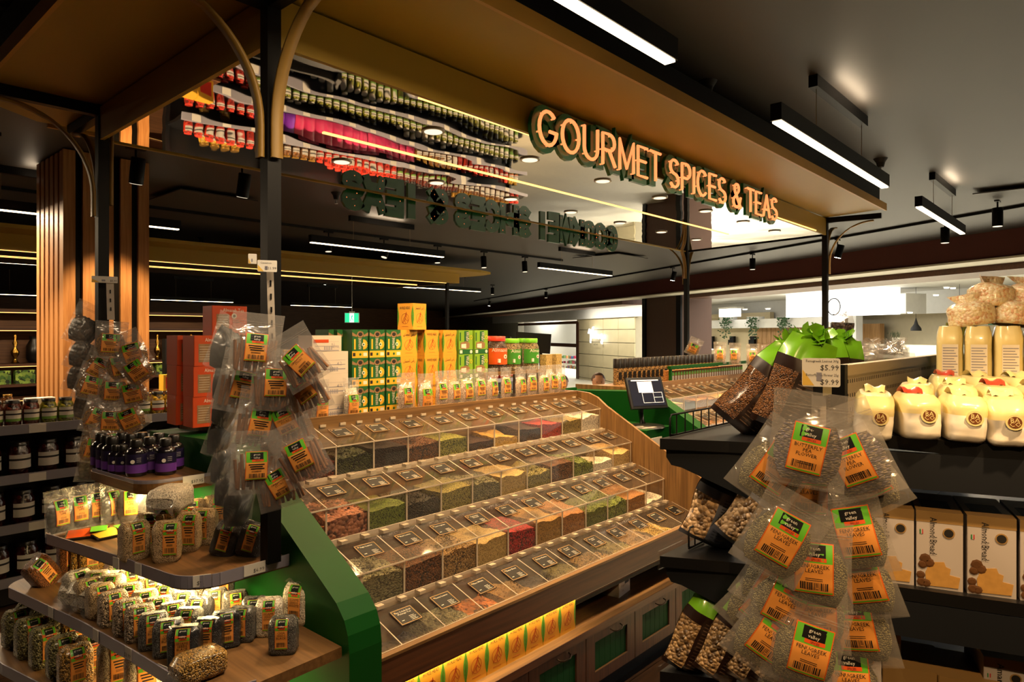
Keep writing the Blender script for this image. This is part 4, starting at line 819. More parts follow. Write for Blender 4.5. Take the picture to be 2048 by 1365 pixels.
# clear tubes with black caps on its deck, then rows of little boxed packs behind a green rail
tb = MB().lathe([(.03, 0), (.03, .13)], 10).mesh('tube', 'sp_coarse'); tcp = MB().lathe([(.031, .13), (.031, .2), (.028, .205)], 10).mesh('cap', 'lid_black'); tl = MB().bb(-.02, .02, -.033, -.031, .04, .1).mesh('paper_label', 'lbl_black')
for i in range(25):
    place('spice_tube', [('tube', tb), ('cap', tcp), ('paper_label', tl)], 'clear spice tube with black cap on the second display, ' + nth(i) + ' along', 'tube', (X2 + .36 + i * .071, 2.96, 1.25), group='black-capped spice tubes')
gr = tag(MB().bb(X2 + .75, X2 + 12 * BW, 2.705, 2.735, 1.365, 1.39).build('green_rail', 'green'), 'narrow bright green rail above the little cartons', 'rail'); MB().bb(X2 + .76, X2 + .78, 2.71, 2.73, 1.25, 1.365).build('upright', 'green', gr); MB().bb(X2 + 2.3, X2 + 2.32, 2.71, 2.73, 1.25, 1.365).build('upright', 'green', gr)
lp = MB().rbox((0, 0, .05), (.044, .05, .1), .003).mesh('packet_box', 'sp_paprika'); lq = MB().bb(-.015, .015, -.0262, -.025, .01, .055).bb(-.015, .015, -.0262, -.025, .058, .085, 1).mesh('paper_label', ['paper', 'lbl_green'])
for i in range(30): place('spice_carton', [('packet_box', lp), ('paper_label', lq)], 'little brown spice carton under the green rail, ' + nth(i) + ' along', 'carton', (X2 + .82 + i * .048, 2.775, 1.25), group='little cartons under the green rail')
# ------------------------------------------------------------------ scale counter between the two displays
ctr = thing('scale_counter', 'green and oak counter in the gap between the spice displays', 'counter')
MB().bb(3.70, 4.02, 2.2, 3.0, 1.02, 1.05).build('upper_top', 'green', ctr); MB().bb(3.70, 4.02, 2.2, 2.22, .6, 1.02).build('front_panel', 'green', ctr); MB().bb(3.70, 4.02, 2.97, 3.0, 1.05, 1.26).build('back_panel', 'green', ctr)
MB().prism([(3.70, 1.62), (3.95, 1.62), (4.02, 1.7), (4.02, 2.19), (3.70, 2.19)], .78, .81, 'z').build('lower_top', 'oak', ctr); MB().prism([(3.72, 1.65), (3.94, 1.65), (4.0, 1.72), (4.0, 2.19), (3.72, 2.19)], 0, .78, 'z').build('lower_body', 'oak_v', ctr)
c = at_t(1318, 806, 4.38)
pos = thing('touch_terminal', 'black touch-screen terminal on the green counter', 'terminal', (3.86, 2.3, 1.05), (0, 0, R(-28))); pos.scale = (1.35, 1.35, 1.35)
MB().lathe([(.09, 0), (.085, .008), (.02, .012)], 20).build('foot', 'black_plastic', pos); MB().tube([(0, .03, .01), (0, .05, .07), (0, .02, .12)], .014, 8).build('stem', 'black_plastic', pos)
Ms = Matrix.Translation((0, .0, .16)) @ Matrix.Rotation(R(-24), 4, 'X')
sb = MB().rbox((0, 0, 0), (.2, .018, .155), .006, 0, Ms).build('screen_housing', 'black_plastic', pos)
MB().bb(-.088, .088, -.011, -.0095, -.065, .065, 0, Ms).build('display', plain('display_dark', '1d1c22', .08, coat=1, emit='6d7a92', es=.08), sb)
MB().bb(-.045, .035, -.0118, -.011, 0, .055, 0, Ms).bb(-.075, .075, -.0118, -.011, .058, .064, 0, Ms).build('display_panel', 'screen', sb)
gd = MB()
for x0, x1, z0, z1 in ((-.03, .08, -.002, 0), (-.03, .08, -.052, -.05), (-.03, -.028, -.052, 0), (.03, .032, -.052, 0), (.078, .08, -.052, 0), (.03, .08, -.026, -.024)): gd.bb(x0, x1, -.0118, -.011, z0, z1, 0, Ms)
gd.build('display_keys', 'screen', sb)
sn = tag(MB().bb(3.72, 3.86, 2.185, 2.19, .87, 1.0).build('paper_notice', 'paper'), 'blank white notice taped to the green counter front', 'notice')
pr = thing('label_printer', 'black label printer with a white roll beside the scale counter', 'printer', (3.80, 1.86, .81), (0, 0, R(-35)))
MB().prism([(-.09, 0), (.09, 0), (.09, .05), (.05, .1), (-.03, .12), (-.09, .09)], -.07, .07, 'y').build('housing', 'black_plastic', pr); MB().lathe([(.04, -.02), (.04, .02)], 18, 0, Matrix.Translation((.06, -.072, .05)) @ RX90).build('paper_roll', 'paper', pr)
cdv = thing('card_terminal', 'flat black card terminal with a small blue display', 'terminal', (3.93, 1.78, .81), (0, 0, R(-48)))
MB().rbox((0, 0, .025), (.2, .09, .05), .01).build('housing', 'black_plastic', cdv); MB().bb(-.09, -.045, -.0465, -.045, .022, .044).build('display', plain('blue_lcd', '3a5f96', .3, emit='4a78b8', es=.6), cdv)
# ------------------------------------------------------------------ product labels and pouches
def sub_rect(x0, x1, y0, y1, nx, ny):
    vs = [(x0 + (x1 - x0) * i / nx, y0 + (y1 - y0) * j / ny) for j in range(ny + 1) for i in range(nx + 1)]
    return vs, [(j * (nx + 1) + i, j * (nx + 1) + i + 1, (j + 1) * (nx + 1) + i + 1, (j + 1) * (nx + 1) + i) for j in range(ny) for i in range(nx)]
def label_geo(w, h, title=None, logo=True, seed=0, gsplit=.62, nx=4, ny=8, rot=False):
    """flat printed label as [(verts2d, faces, material index, layer)], x centred, y from 0 to h: green head with black emblem, orange body with title and barcode"""
    rnd = random.Random(seed); out = []; g = h * gsplit
    out.append((*sub_rect(-w / 2, w / 2, 0, h, nx, ny), 6, 0)); m = w * .03
    out.append((*sub_rect(-w / 2 + m, w / 2 - m, h * .05, g, nx, ny), 0, 1)); out.append((*sub_rect(-w / 2 + m, w / 2 - m, g, h - m, nx, 4), 1, 1)); out.append((*sub_rect(-w / 2 + m, w / 2 - m, m, h * .05, nx, 1), 1, 1))
    e0, e1 = g + (h - g) * .28, g + (h - g) * .9
    out.append((*sub_rect(-w * .3, w * .3, e0, e1, 2, 2), 2, 2)); out.append((*sub_rect(-w * .22, w * .32, e0 - (h - g) * .2, e0, 2, 1), 4, 2))
    def tx(s, size, x, y, mi, maxw, layer=3, align='c'):
        vs, fs, wd = text_geo(s); sx = size if wd * size < maxw else maxw / wd
        out.append(([(v[0] * sx + x - (wd * sx / 2 if align == 'c' else 0), v[1] * size + y) for v in vs], fs, mi, layer))
    if logo:
        hh = (e1 - e0)
        tx('green', hh * .42, 0, e0 + hh * .58, 3, w * .5); tx('valley', hh * .42, 0, e0 + hh * .14, 3, w * .5); tx('SPICES', (h - g) * .16, w * .05, e0 - (h - g) * .16, 5, w * .46)
    else:
        for q in (.25, .6): out.append((*sub_rect(-w * .2, w * .2, e0 + (e1 - e0) * q, e0 + (e1 - e0) * (q + .16), 1, 1), 3, 3))
    if title:
        L = title.split('|'); s = min(.17 * g, .28 * w)
        for i, t in enumerate(L): tx(t, s, 0, g - s * (.95 + i * .86), 5, w * .84)
        y = g - s * (1.1 + .86 * len(L))
    else:
        for q in range(3): out.append((*sub_rect(-w * (.36 - .05 * q), w * (.36 - .08 * (q % 2)), g * (.86 - q * .12), g * (.92 - q * .12), 2, 1), 5, 3))
        y = g * .55
    for q in range(2): out.append((*sub_rect(-w * .22, w * .22, y - h * .02 - q * h * .035, y - h * .008 - q * h * .035, 2, 1), 5, 3))
    x = -w * .36
    while x < w * .34:
        bw = rnd.choice((.012, .02, .034)) * w; out.append((*sub_rect(x, x + bw, h * .085, h * .085 + g * .24, 1, 1), 5, 3)); x += bw + rnd.choice((.014, .02, .03)) * w
    return out
def put_label(geo, fn, name, mats=LBL):
    b = MB()
    for vs, fs, mi, ly in geo: b.add([fn(v[0], v[1], ly * .00035 + .0006) for v in vs], fs, mi, True)
    return b.mesh(name, mats)
def pouch_th(w, h, T, top=.8, seed=0, base=.45):
    """half thickness of a zip pouch at (x, z): flat seal on top, belly below, pinched sides"""
    def th(x, z):
        u = min(1, abs(2 * x / w)); v = z / h
        if v >= top: p = .02
        else:
            s = v / top; p = (base + (1 - base) * min(1, s / .35)) * (1 - max(0, (s - .55) / .45) ** 1.6)
        return T * max(.03, p * (1 - u ** 2.6) + .012) + T * .16 * noise.noise(Vector((x * 34 + seed, z * 22, seed))) * (p > .05)
    return th
def pouch(key, w, h, T, content, title, seed=0, film='film', lab=(.55, .5, .16), lx=0, fill=(.06, .66), rollz=0, top=.8, sticks=False, logo=True, base=.45, bent=0):
    th = pouch_th(w, h, T, top, seed, base)
    bend = lambda x, z: bent * ((z / h) ** 2) * h
    b = MB()
    for s in (-1, 1):
        b.grid(10, 14, lambda u, v, s=s: ((u - .5) * w * (1 - .05 * math.sin(v * 3.1)) * s * -1, s * th((u - .5) * w, v * h) + bend(0, v * h), v * h))
    for z in (top + .02, top + .05): b.bb(-w * .48, w * .48, bend(0, z * h) - .0012, bend(0, z * h) + .0012, z * h, z * h + .002)
    parts = [('film', b.mesh('film_' + key, film))]
    if sticks:
        c = MB(); rnd = random.Random(seed)
        for k in range(13):
            x = (k - 6) * w * .062; a = rnd.uniform(-.18, .18); z0 = h * rnd.uniform(.07, .12); z1 = h * rnd.uniform(.5, .64); zm = (z0 + z1) / 2
            yy = -T * .35 + rnd.uniform(0, T * .7)
            c.cyl((x - a * (zm - z0), yy, z0), (x + a * (z1 - zm), yy, z1), w * .034, 7)
        parts.append(('contents', c.mesh('contents_' + key, content)))
    else:
        c = MB(); f0, f1 = fill
        for s in (-1, 1):
            def P(u, v, s=s):
                x = (u - .5) * w * (.58 + .26 * math.sin(min(1, v * 2.2) * 1.57)) * (1 - .25 * max(0, v - .7) / .3); z = (f0 + (f1 - f0) * v) * h; e = math.sin(min(1, v * 6) * 1.57) * math.sin(min(1, (1 - v) * 5) * 1.57) * (1 - abs(2 * u - 1) ** 5)
                return (x * s * -1, s * th(x, z) * .86 * e + bend(0, z), z + h * .05 * noise.noise(Vector((u * 5 + seed, s, 3))) * (v > .8))
            c.grid(10, 10, P)
        parts.append(('contents', c.mesh('contents_' + key, content)))
    if lab:
        lw, lh, lz = lab[0] * w, lab[1] * h, lab[2] * h
        geo = label_geo(lw, lh, title, logo, seed)
        ca, sa = math.cos(rollz), math.sin(rollz)
        def fn(x, y, e):
            yc = y - lh / 2; X = x * ca - yc * sa + lx; Z = x * sa + yc * ca + lz + lh / 2
            return (X, -th(X, Z) - e - .0008 + bend(0, Z), Z)
        parts.append(('product_label', put_label(geo, fn, 'label_' + key)))
    return parts
def block_th(w, d, h, seed, n=5.5, wedge=.6):
    """superellipse brick with a slumped, creased top"""
    def P(u, v):
        a = u * 2 * math.pi; c, s = math.cos(a), math.sin(a); r = (abs(c) ** n + abs(s) ** n) ** (-1 / n)
        z = v * h; sq = 1.0
        if v < .08: sq = .86 + .14 * (v / .08) ** .5
        if v > .82: sq = 1 - .2 * ((v - .82) / .18) ** 2
        k = 1 + .05 * noise.noise(Vector((c * 1.6 + seed, s * 1.6, v * 4))) + .02 * noise.noise(Vector((c * 6 + seed, s * 6, v * 12)))
        return (w / 2 * r * c * sq * k, d / 2 * r * s * (sq if v < .82 else 1 - wedge * ((v - .82) / .18)) * k, z + (.03 * h * noise.noise(Vector((c * 3 + seed, s * 3, 7))) if v > .7 else 0))
    return P
def block_bag(key, w, d, h, content, title, seed=0, lw=.44, side=0):
    """brick-shaped cello bag: body, label folded over the shoulder, crimped top"""
    P = block_th(w, d, h, seed); b = MB(); b.grid(24, 14, P)
    b.add([P(i / 24, 0) for i in range(24)], [tuple(range(24))[::-1]]); b.add([P(i / 24, 1) for i in range(24)], [tuple(range(24))])
    parts = [('bag', b.mesh('bag_' + key, content))]
    c = MB(); c.grid(8, 3, lambda u, v: ((u - .5) * w * (.78 + .1 * v), .012 * math.sin(u * 9 + seed) * v - d * .12 * v * v * 3, h * .97 + .10 * h * v + .006 * math.sin(u * 14 + seed))); parts.append(('crimped_top', c.mesh('crimp_' + key, 'film')))
    L = h * .78; W = w * lw; geo = label_geo(W, L, title, True, seed, .66, 5, 10); z0 = h * .2
    def fn(x, y, e):
        Z = z0 + y
        if Z <= h * .86:
            v = Z / h; q = P(.75, v)[1]; q2 = P(.75 + x / w * .16, v)[1]; return (x + side * w, min(q, q2) - e - .0012, Z)
        t = Z - h * .86; q = P(.75, .86)[1]; return (x + side * w, q - e - .0005 + t * .9, h * .86 + t * .62 + .004 + e)
    parts.append(('product_label', put_label(geo, fn, 'blabel_' + key)))
    return parts
# contents seen through the film
grain('c_rice', ['b99a6a', 'cdb084', '9c7d4e'], 420, .5, .35, .4); grain('c_black', ['0f0f12', '1c1b20', '070709'], 380, .6, .55, .3); grain('c_grey', ['4a4844', '66625a', '302e2b'], 420, .6, .45, .35)
grain('c_white', ['d2c6ae', 'e0d6c2', 'bcae92'], 380, .3, .35, .4); grain('c_brown', ['6f3f1c', '94592a', '4a280f'], 360, .6, .4, .4); grain('c_mottle', ['8a745a', 'c2ab8c', '4f3d2b'], 260, .6, .4, .4)
grain('c_leafmix', ['6a6640', '98905c', '403d22'], 230, .8, .35, .45); grain('c_gold', ['8f6a2c', 'b98d40', '5f431a'], 240, .7, .5, .35); grain('c_flower', ['3a3442', '6a607a', 'a08e70', '2a2430'], 130, 1, .2, .5, (1, 1, 2.5))
grain('c_fenu', ['7a7248', '9a9060', '544c2c'], 330, .8, .2, .6); grain('c_turm', ['9a6a1c', 'c08a2a', '6a4410'], 300, .5, .3, .45); grain('c_lime', ['17181c', '2a2b30', '0c0d10'], 40, .7, .3, .4); grain('c_star', ['2e231b', '4b3a2c', '1b140f'], 60, 1, .1, .6)
grain('c_salt', ['d8b494', 'e6c8aa', 'c49a78'], 260, .5, .2, .45); grain('c_flake', ['b39a78', 'cdb795', '8d7452'], 160, .7, .2, .5); grain('c_chick', ['a8865e', 'c2a077', '86643f'], 95, 1, .5, .35); grain('c_bean', ['8a6b47', 'a88659', '6a4d30'], 120, 1, .5, .35)
wood('cinnamon', '7a4a24', 'a06a38', .6, 2, 1.5); plain('c_blackbag', '08080a', .35, coat=.15)
ZP = {'cin': pouch('cin', .145, .185, .02, 'cinnamon', None, 3, sticks=True, lab=(.42, .44, .24)), 'cin2': pouch('cin2', .14, .17, .018, 'cinnamon', 'CINNAMON|STICKS', 5, sticks=True, rollz=.25, lab=(.42, .46, .22)),
      'turm': pouch('turm', .13, .165, .017, 'c_turm', None, 7), 'turm2': pouch('turm2', .13, .165, .017, 'c_turm', None, 9, rollz=-.2), 'star': pouch('star', .15, .2, .018, 'c_star', None, 11, film='film_frost', lab=None),
      'dark': pouch('dark', .13, .18, .02, 'c_blackbag', None, 13, film='film_frost', lab=None, fill=(.04, .78)), 'but': pouch('but', .155, .2, .02, 'c_flower', 'BUTTERFLY|PEA|FLOWER', 15, rollz=-.1, lab=(.44, .5, .17)), 'but2': pouch('but2', .155, .2, .02, 'c_flower', 'BUTTERFLY|PEA|FLOWER', 17, rollz=.05, lab=(.44, .5, .17)),
      'fen': pouch('fen', .15, .185, .018, 'c_fenu', 'FENUGREEK|LEAVES', 19, lab=(.5, .56, .2)), 'fen2': pouch('fen2', .15, .185, .018, 'c_fenu', 'FENUGREEK|LEAVES', 21, lab=(.5, .56, .2), lx=.012), 'lime': pouch('lime', .14, .2, .024, 'c_lime', 'DRIED|LIME', 23, film='film_frost', fill=(.03, .75), lab=(.42, .56, .2)),
      'salt': pouch('salt', .115, .2, .026, 'c_salt', None, 25, lab=(.46, .42, .2), fill=(.02, .68), base=.8), 'salt2': pouch('salt2', .105, .2, .026, 'c_salt', None, 27, lab=(.48, .42, .24), fill=(.02, .7), base=.8, lx=-.01), 'white': pouch('white', .1, .19, .026, 'c_white', 'SEA SALT|FLAKES', 29, lab=(.62, .5, .08), fill=(.02, .74), base=.8)}
def hang(kind, px, py, t, roll, yaw, label, group, name='zip_bag', scale=1, cat='bag', lean=0):
    """pouch hanging with its centre near image point (px, py) at depth t, turned yaw from facing the aisle"""
    c = at_t(px, py, t); az = math.atan2(c.y, c.x)
    M = Matrix.Rotation(az - R(90) + R(yaw), 4, 'Z') @ Matrix.Rotation(R(lean), 4, 'X') @ Matrix.Rotation(R(roll), 4, 'Y')
    hgt = max(v.co.z for v in ZP[kind][0][1].vertices) * scale
    loc = c - (M @ Vector((0, 0, hgt / 2)))
    o = place(name, ZP[kind], label, cat, loc, M.to_euler(), group, scale); return o
# clip strips
def clip_strip(px, y0, y1, t, wdt, label, tagpx=None, text=None):
    a, b = at_t(px[0], y0, t), at_t(px[1], y1, t); az = math.atan2(a.y, a.x) - R(90)
    o = thing('clip_strip', label, 'clip strip', a, (0, 0, az)); d = b - a; dx = d.length * 0; L = a.z - b.z
    sh = (Matrix.Rotation(-az, 3, 'Z') @ d).x
    MB().prism([(-wdt / 2, 0), (wdt / 2, 0), (wdt / 2 + sh, -L), (-wdt / 2 + sh, -L)], -.0015, .0015, 'y').build('strip', plain('strip_white', 'b9aea0', .4), o)
    s = MB()
    for k in range(1, int(L / .04)): s.bb(sh * k * .04 / L - .002, sh * k * .04 / L + .003, -.006, -.0015, -k * .04 - .008, -k * .04 + .008)
    if s.v: s.build('hook', 'black_plastic', o)
    return o
# ---- cinnamon cluster on the front-left post
clip_strip((540, 548), 540, 800, 2.06, .02, 'white clip strip on the front canopy post holding cinnamon bags')
def ticket(px0, py0, px1, py1, t, lines, label, parent=None):
    a = at_t((px0 + px1) / 2, (py0 + py1) / 2, t); k = t / F; w_, h_ = (px1 - px0) * k, (py1 - py0) * k
    o = thing('price_ticket', label, 'price ticket', a, (0, 0, math.atan2(a.y, a.x) - R(90)))
    MB().rbox((0, 0, 0), (w_, h_, .002), min(w_, h_) * .08, 0, RX90).build('card', 'paper', o)
    b = MB().prism([(-w_ / 2 + .001, h_ * .1), (-w_ / 2 + .001, -h_ * .46), (-w_ * .18, -h_ * .46)], -.0016, -.0012, 'y').build('corner_flash', 'paper_yellow', o)
    tx = MB()
    for s, size, x, z, al in lines: tx.text(s, size * h_, Matrix.Translation((x * w_, -.0018, z * h_)) @ RX90, 0, al, 1, w_ * .85)
    tx.build('lettering', 'ink', o); MB().bb(-w_ * .12, w_ * .02, -.0018, -.0013, -h_ * .3, h_ * .0).build('code_block', 'grey_track', o)
    return o
ticket(516, 521, 553, 544, 2.03, (('Cinnamon', .22, -.35, .2, 'l'), ('$11.99', .34, .46, -.3, 'r')), 'white price ticket above the cinnamon bags'); ticket(497, 508, 513, 528, 2.09, (), 'blank ticket edge behind the front canopy post')
ticket(187, 553, 232, 566, 3.1, (('$5.99', .4, .46, -.3, 'r'),), 'white price ticket above the yellow spice bags'); clip_strip((220, 222), 566, 640, 3.12, .03, 'white clip strip on the rear canopy post holding yellow spice bags')
for i, (k, x, y, t, ro, ya) in enumerate((('cin', 512, 690, 2.0, 6, 5), ('cin2', 596, 716, 1.98, -32, -12), ('cin', 552, 760, 2.02, 3, 0), ('cin', 486, 765, 2.04, 14, 10), ('cin2', 606, 772, 2.03, -22, -20), ('cin', 520, 840, 2.03, 12, 10), ('cin2', 570, 835, 2.05, -10, -8), ('cin', 598, 905, 2.0, -26, -10), ('cin', 512, 925, 2.0, 2, 6), ('cin2', 556, 960, 2.02, -14, 0))):
    hang(k, x, y, t, ro, ya, 'zip bag of cinnamon sticks, ' + nth(i) + ' from the top of the front post cluster', 'cinnamon bags on the front post')
for i, (x, y, ro, ya) in enumerate(((452, 690, 24, 48), (452, 752, 22, 55), (455, 800, 26, 50), (445, 860, 24, 50), (450, 915, 22, 52), (458, 960, 20, 50), (478, 1000, 12, 40))):
    hang('dark', x, y, 2.1 + .01 * i, ro, ya, 'frosted bag of black spice turned edgeways, ' + nth(i) + ' down the front post', 'black spice bags on the front post')
# ---- yellow spice cluster on the rear-left post
for i, (k, x, y, ro, ya) in enumerate((('turm', 222, 680, 4, 0), ('turm2', 262, 700, -28, -12), ('turm', 240, 725, -12, 0), ('turm2', 200, 730, 22, 10), ('turm', 270, 735, -35, -16), ('turm', 185, 765, 18, 14), ('turm', 228, 775, 4, 0), ('turm2', 262, 780, -24, -10), ('turm2', 198, 830, 16, 8), ('turm', 222, 835, 4, 0), ('turm2', 255, 832, -34, -12), ('turm', 190, 890, 14, 12), ('turm', 215, 880, -8, 4))):
    hang(k, x, y, 3.02 + .012 * (i % 4), ro, ya, 'zip bag of yellow spice, ' + nth(i) + ' from the top of the rear post cluster', 'yellow spice bags on the rear post')
for i, (x, y, ro) in enumerate(((172, 650, 24), (172, 700, 22), (168, 745, 20), (180, 800, 18), (188, 920, 10))):
    hang('star', x, y, 3.14, ro, 28, 'frosted bag of dark star spice, ' + nth(i) + ' down the rear post', 'dark spice bags on the rear post')
# ---- right clip strip: butterfly pea flower and fenugreek
clip_strip((1638, 1630), 790, 1365, 1.53, .03, 'dark clip strip carrying the fenugreek bags'); ticket(1607, 717, 1677, 774, 1.47, (('Fenugreek Leaves 30g', .13, -.4, .36, 'l'), ('$5.99', .27, .46, .08, 'r'), ('Butterfly Pea Flower 25g', .13, -.4, -.13, 'l'), ('$9.99', .27, .46, -.42, 'r')), 'double price ticket reading 5.99 and 9.99 above the flower bags')
hk = thing('strip_header', 'black plastic header holding the right-hand price ticket', 'clip', at_t(1645, 772, 1.5)); MB().bb(-.03, .03, -.01, .01, -.02, .03).build('clamp', 'black_plastic', hk)
RB = [('but', 1617, 880, 1.42, 6, 0), ('but2', 1700, 905, 1.46, -24, -14), ('fen', 1555, 930, 1.5, 34, 10), ('fen2', 1715, 950, 1.5, -34, -10), ('fen', 1618, 975, 1.52, 0, 0), ('fen', 1565, 1070, 1.44, 28, 8), ('fen2', 1700, 1060, 1.46, -16, -8), ('fen', 1628, 1130, 1.44, 0, 0), ('fen2', 1715, 1150, 1.48, -18, -12), ('fen', 1560, 1150, 1.5, 30, 10),
      ('fen', 1575, 1195, 1.47, 24, 6), ('fen2', 1622, 1215, 1.46, -2, 0), ('fen', 1712, 1245, 1.49, -12, -8), ('fen', 1545, 1265, 1.48, 34, 12), ('fen2', 1610, 1290, 1.44, 12, 0), ('fen', 1530, 1200, 1.53, 42, 20), ('fen2', 1690, 1345, 1.5, -6, -4), ('fen', 1590, 1370, 1.5, 20, 6)]
for i, (k, x, y, t, ro, ya) in enumerate(RB):
    hang(k, x, y, t, ro, ya, ('zip bag of butterfly pea flower, ' + ('foremost on the right strip' if i == 0 else 'half hidden behind the first')) if k[:3] == 'but' else 'zip bag of fenugreek leaves, ' + nth(i - 2) + ' from the top of the right strip', 'bags on the right clip strip')
# ------------------------------------------------------------------ goods on the deck of the spice display (z 1.25)
DZ = 1.25
def put(parts, name, label, cat, px, Y, z, rotz=0, group=None, scale=None, tilt=0):
    r = ray(px, HZ); t = Y / r.y
    return place(name, parts, label, cat, (r.x * t, Y, z), (tilt, 0, rotz), group, scale)
for i, (x, k, tl) in enumerate(((640, 'white', 0), (702, 'white', 0), (812, 'salt', .1), (851, 'white', 0), (884, 'salt2', 0), (908, 'salt', 0), (934, 'salt', 0), (961, 'salt2', 0), (984, 'salt', 0), (1012, 'salt2', 0), (1041, 'salt', 0), (1064, 'salt2', 0), (1087, 'salt', 0), (1107, 'salt2', 0), (1121, 'salt', 0))):
    put(ZP[k], 'salt_pouch', ('white salt' if k == 'white' else 'pink salt') + ' pouch on the display deck, ' + nth(i) + ' from the cinnamon bags', 'pouch', x, 2.745 + .012 * (i % 2), DZ, random.uniform(-.12, .12), 'salt pouches on the display deck')
def carton(key, w, d, h, mats, faces):
    """rounded box; faces: list of callables adding print to the -Y front (x centred, z up)"""
    b = MB(); b.rbox((0, 0, h / 2), (w, d, h), .003); p = MB()
    for f in faces: f(p, w, d, h)
    return [('box', b.mesh('box_' + key, mats[0])), ('print', p.mesh('print_' + key, mats[1:]))]
def fr(b, x0, x1, z0, z1, d, mi, l=1): b.bb(x0, x1, -d / 2 - .0004 * l, -d / 2 - .0004 * (l - 1), z0, z1, mi)
def tq(b, s, size, x, z, d, mi, rot=0, l=3, maxw=None, al='c', side=0):
    M = Matrix.Translation((x, -d / 2 - .0004 * l, z)) @ RX90 @ Matrix.Rotation(R(rot), 4, 'Z')
    if side: M = Matrix.Rotation(R(-90), 4, 'Z') @ Matrix.Translation((x, -side / 2 - .0004 * l, z)) @ RX90 @ Matrix.Rotation(R(rot), 4, 'Z')
    b.text(s, size, M, mi, al, 1, maxw)
plain('box_green', '1c5a2a', .45, var=.12, coat=.2); plain('box_yellow', 'd8a828', .5, var=.1); plain('box_lime', '78a428', .45, var=.1); plain('box_orange', 'c4481e', .4, var=.1, coat=.5); plain('box_white', 'cfc4b6', .6); plain('horse_yellow', 'd89a2c', .5, var=.06); plain('print_red', 'a83a14', .5, var=0); plain('leaf_print', '4f8a22', .5, var=.5, scale=160); plain('petal', 'd8b030', .5, var=.1); plain('tan_print', '8a6a48', .5, var=.4, scale=40)
def gfront(b, w, d, h):
    fr(b, -w / 2, w / 2, 0, h * .24, d, 0); fr(b, -w * .46, -w * .3, h * .06, h * .18, d, 2, 2); fr(b, w * .2, w * .44, h * .06, h * .18, d, 3, 2)
    b.lathe([(w * .07, 0), (w * .07, .0006)], 10, 1, Matrix.Translation((0, -d / 2 - .001, h * .12)) @ RX90)
    fr(b, -w * .38, -w * .28, h * .3, h * .66, d, 0); tq(b, 'HAYHANE', w * .26, w * .06, h * .3, d, 3, 90, 3, h * .4, 'l')
    for k in range(9):
        a = R(180 + 22.5 * k + 0); b.strip([(w * .22 + .004 * math.cos(a + 1.57), h * .47 + .004 * math.sin(a + 1.57)), (w * .22 + w * .22 * math.cos(a + 1.57), h * .47 + w * .24 * math.sin(a + 1.57))], w * .07, .0004, 0, None, -d / 2 - .0008)
    b.lathe([(w * .1, 0), (w * .1, .0006)], 12, 3, Matrix.Translation((w * .2, -d / 2 - .0016, h * .47)) @ RX90); b.lathe([(w * .05, 0), (w * .05, .0006)], 12, 1, Matrix.Translation((w * .2, -d / 2 - .002, h * .47)) @ RX90)
    P = [(w * .0, h * .95), (w * .16, h * .92), (w * .24, h * .82), (w * .1, h * .72), (-w * .1, h * .72), (-w * .22, h * .82), (-w * .14, h * .92)]
    b.prism(P, -d / 2 - .001, -d / 2 - .0004, 'y', 4); b.prism([(x * .6, h * .83 + (z - h * .83) * .6) for x, z in P], -d / 2 - .0016, -d / 2 - .001, 'y', 2)
    b.prism([(-w / 2, h * .9), (-w * .2, h * .8), (-w * .2, h * .74), (-w / 2, h * .78)], -d / 2 - .0009, -d / 2 - .0004, 'y', 4); b.prism([(w / 2, h * .9), (w * .2, h * .8), (w * .2, h * .74), (w / 2, h * .78)], -d / 2 - .0009, -d / 2 - .0004, 'y', 4)
GREEN = carton('green', .094, .12, .14, ['box_green', 'box_yellow', 'box_green', 'ink', 'white_print', 'tan_print'], [gfront])
n = 0
for row in range(3):
    for c in range(5):
        px = [660, 677, 706, 740, 773][c]; Y = [2.98, 2.95, 2.87, 2.87, 2.87][c]
        put(GREEN, 'tea_carton', 'green carton with yellow band, ' + nth(c) + ' column and ' + ('bottom', 'middle', 'top')[row] + ' of its stack', 'carton', px, Y, DZ + row * .1405, 0, 'green tea cartons'); n += 1
def wfront(b, w, d, h):
    fr(b, -w * .12, w * .2, h * .52, h * .96, d, 1); tq(b, 'Wafir', w * .34, -w * .02 + .002, h * .93, d, 2, -90, 3, h * .4, 'l'); fr(b, -w / 2, w / 2, 0, h * .2, d, 1); fr(b, -w * .44, -w * .26, h * .04, h * .17, d, 2, 2)
    b.lathe([(w * .1, 0), (w * .1, .0006)], 12, 3, Matrix.Translation((w * .36, -d / 2 - .001, h * .7)) @ RX90); b.lathe([(w * .07, 0), (w * .07, .0006)], 12, 0, Matrix.Translation((w * .36, -d / 2 - .0015, h * .7)) @ RX90); b.lathe([(w * .09, 0), (w * .09, .0006)], 12, 2, Matrix.Translation((w * .36, -d / 2 - .0015, h * .1)) @ RX90)
    b.prism([(-w * .42, h * .25), (-w * .4, h * .48), (w * .02, h * .54), (w * .26, h * .46), (w * .24, h * .26), (-w * .1, h * .2)], -d / 2 - .0014, -d / 2 - .0004, 'y', 4); b.prism([(-w * .34, h * .27), (-w * .34, h * .42), (w * .0, h * .44), (w * .0, h * .24)], -d / 2 - .0019, -d / 2 - .0014, 'y', 2); fr(b, -w * .44, -w * .36, h * .55, h * .9, d, 1)
WAFIR = carton('lime', .112, .1, .14, ['box_lime', 'box_lime', 'box_green', 'white_print', 'petal', 'tan_print'], [wfront])
for row in range(3):
    for c, px in enumerate((920, 951)): put(WAFIR, 'tea_carton', 'lime green carton, ' + ('left' if c == 0 else 'right') + ' column and ' + ('bottom', 'middle', 'top')[row] + ' of its stack', 'carton', px, 2.9, DZ + row * .1405, 0, 'lime green cartons')
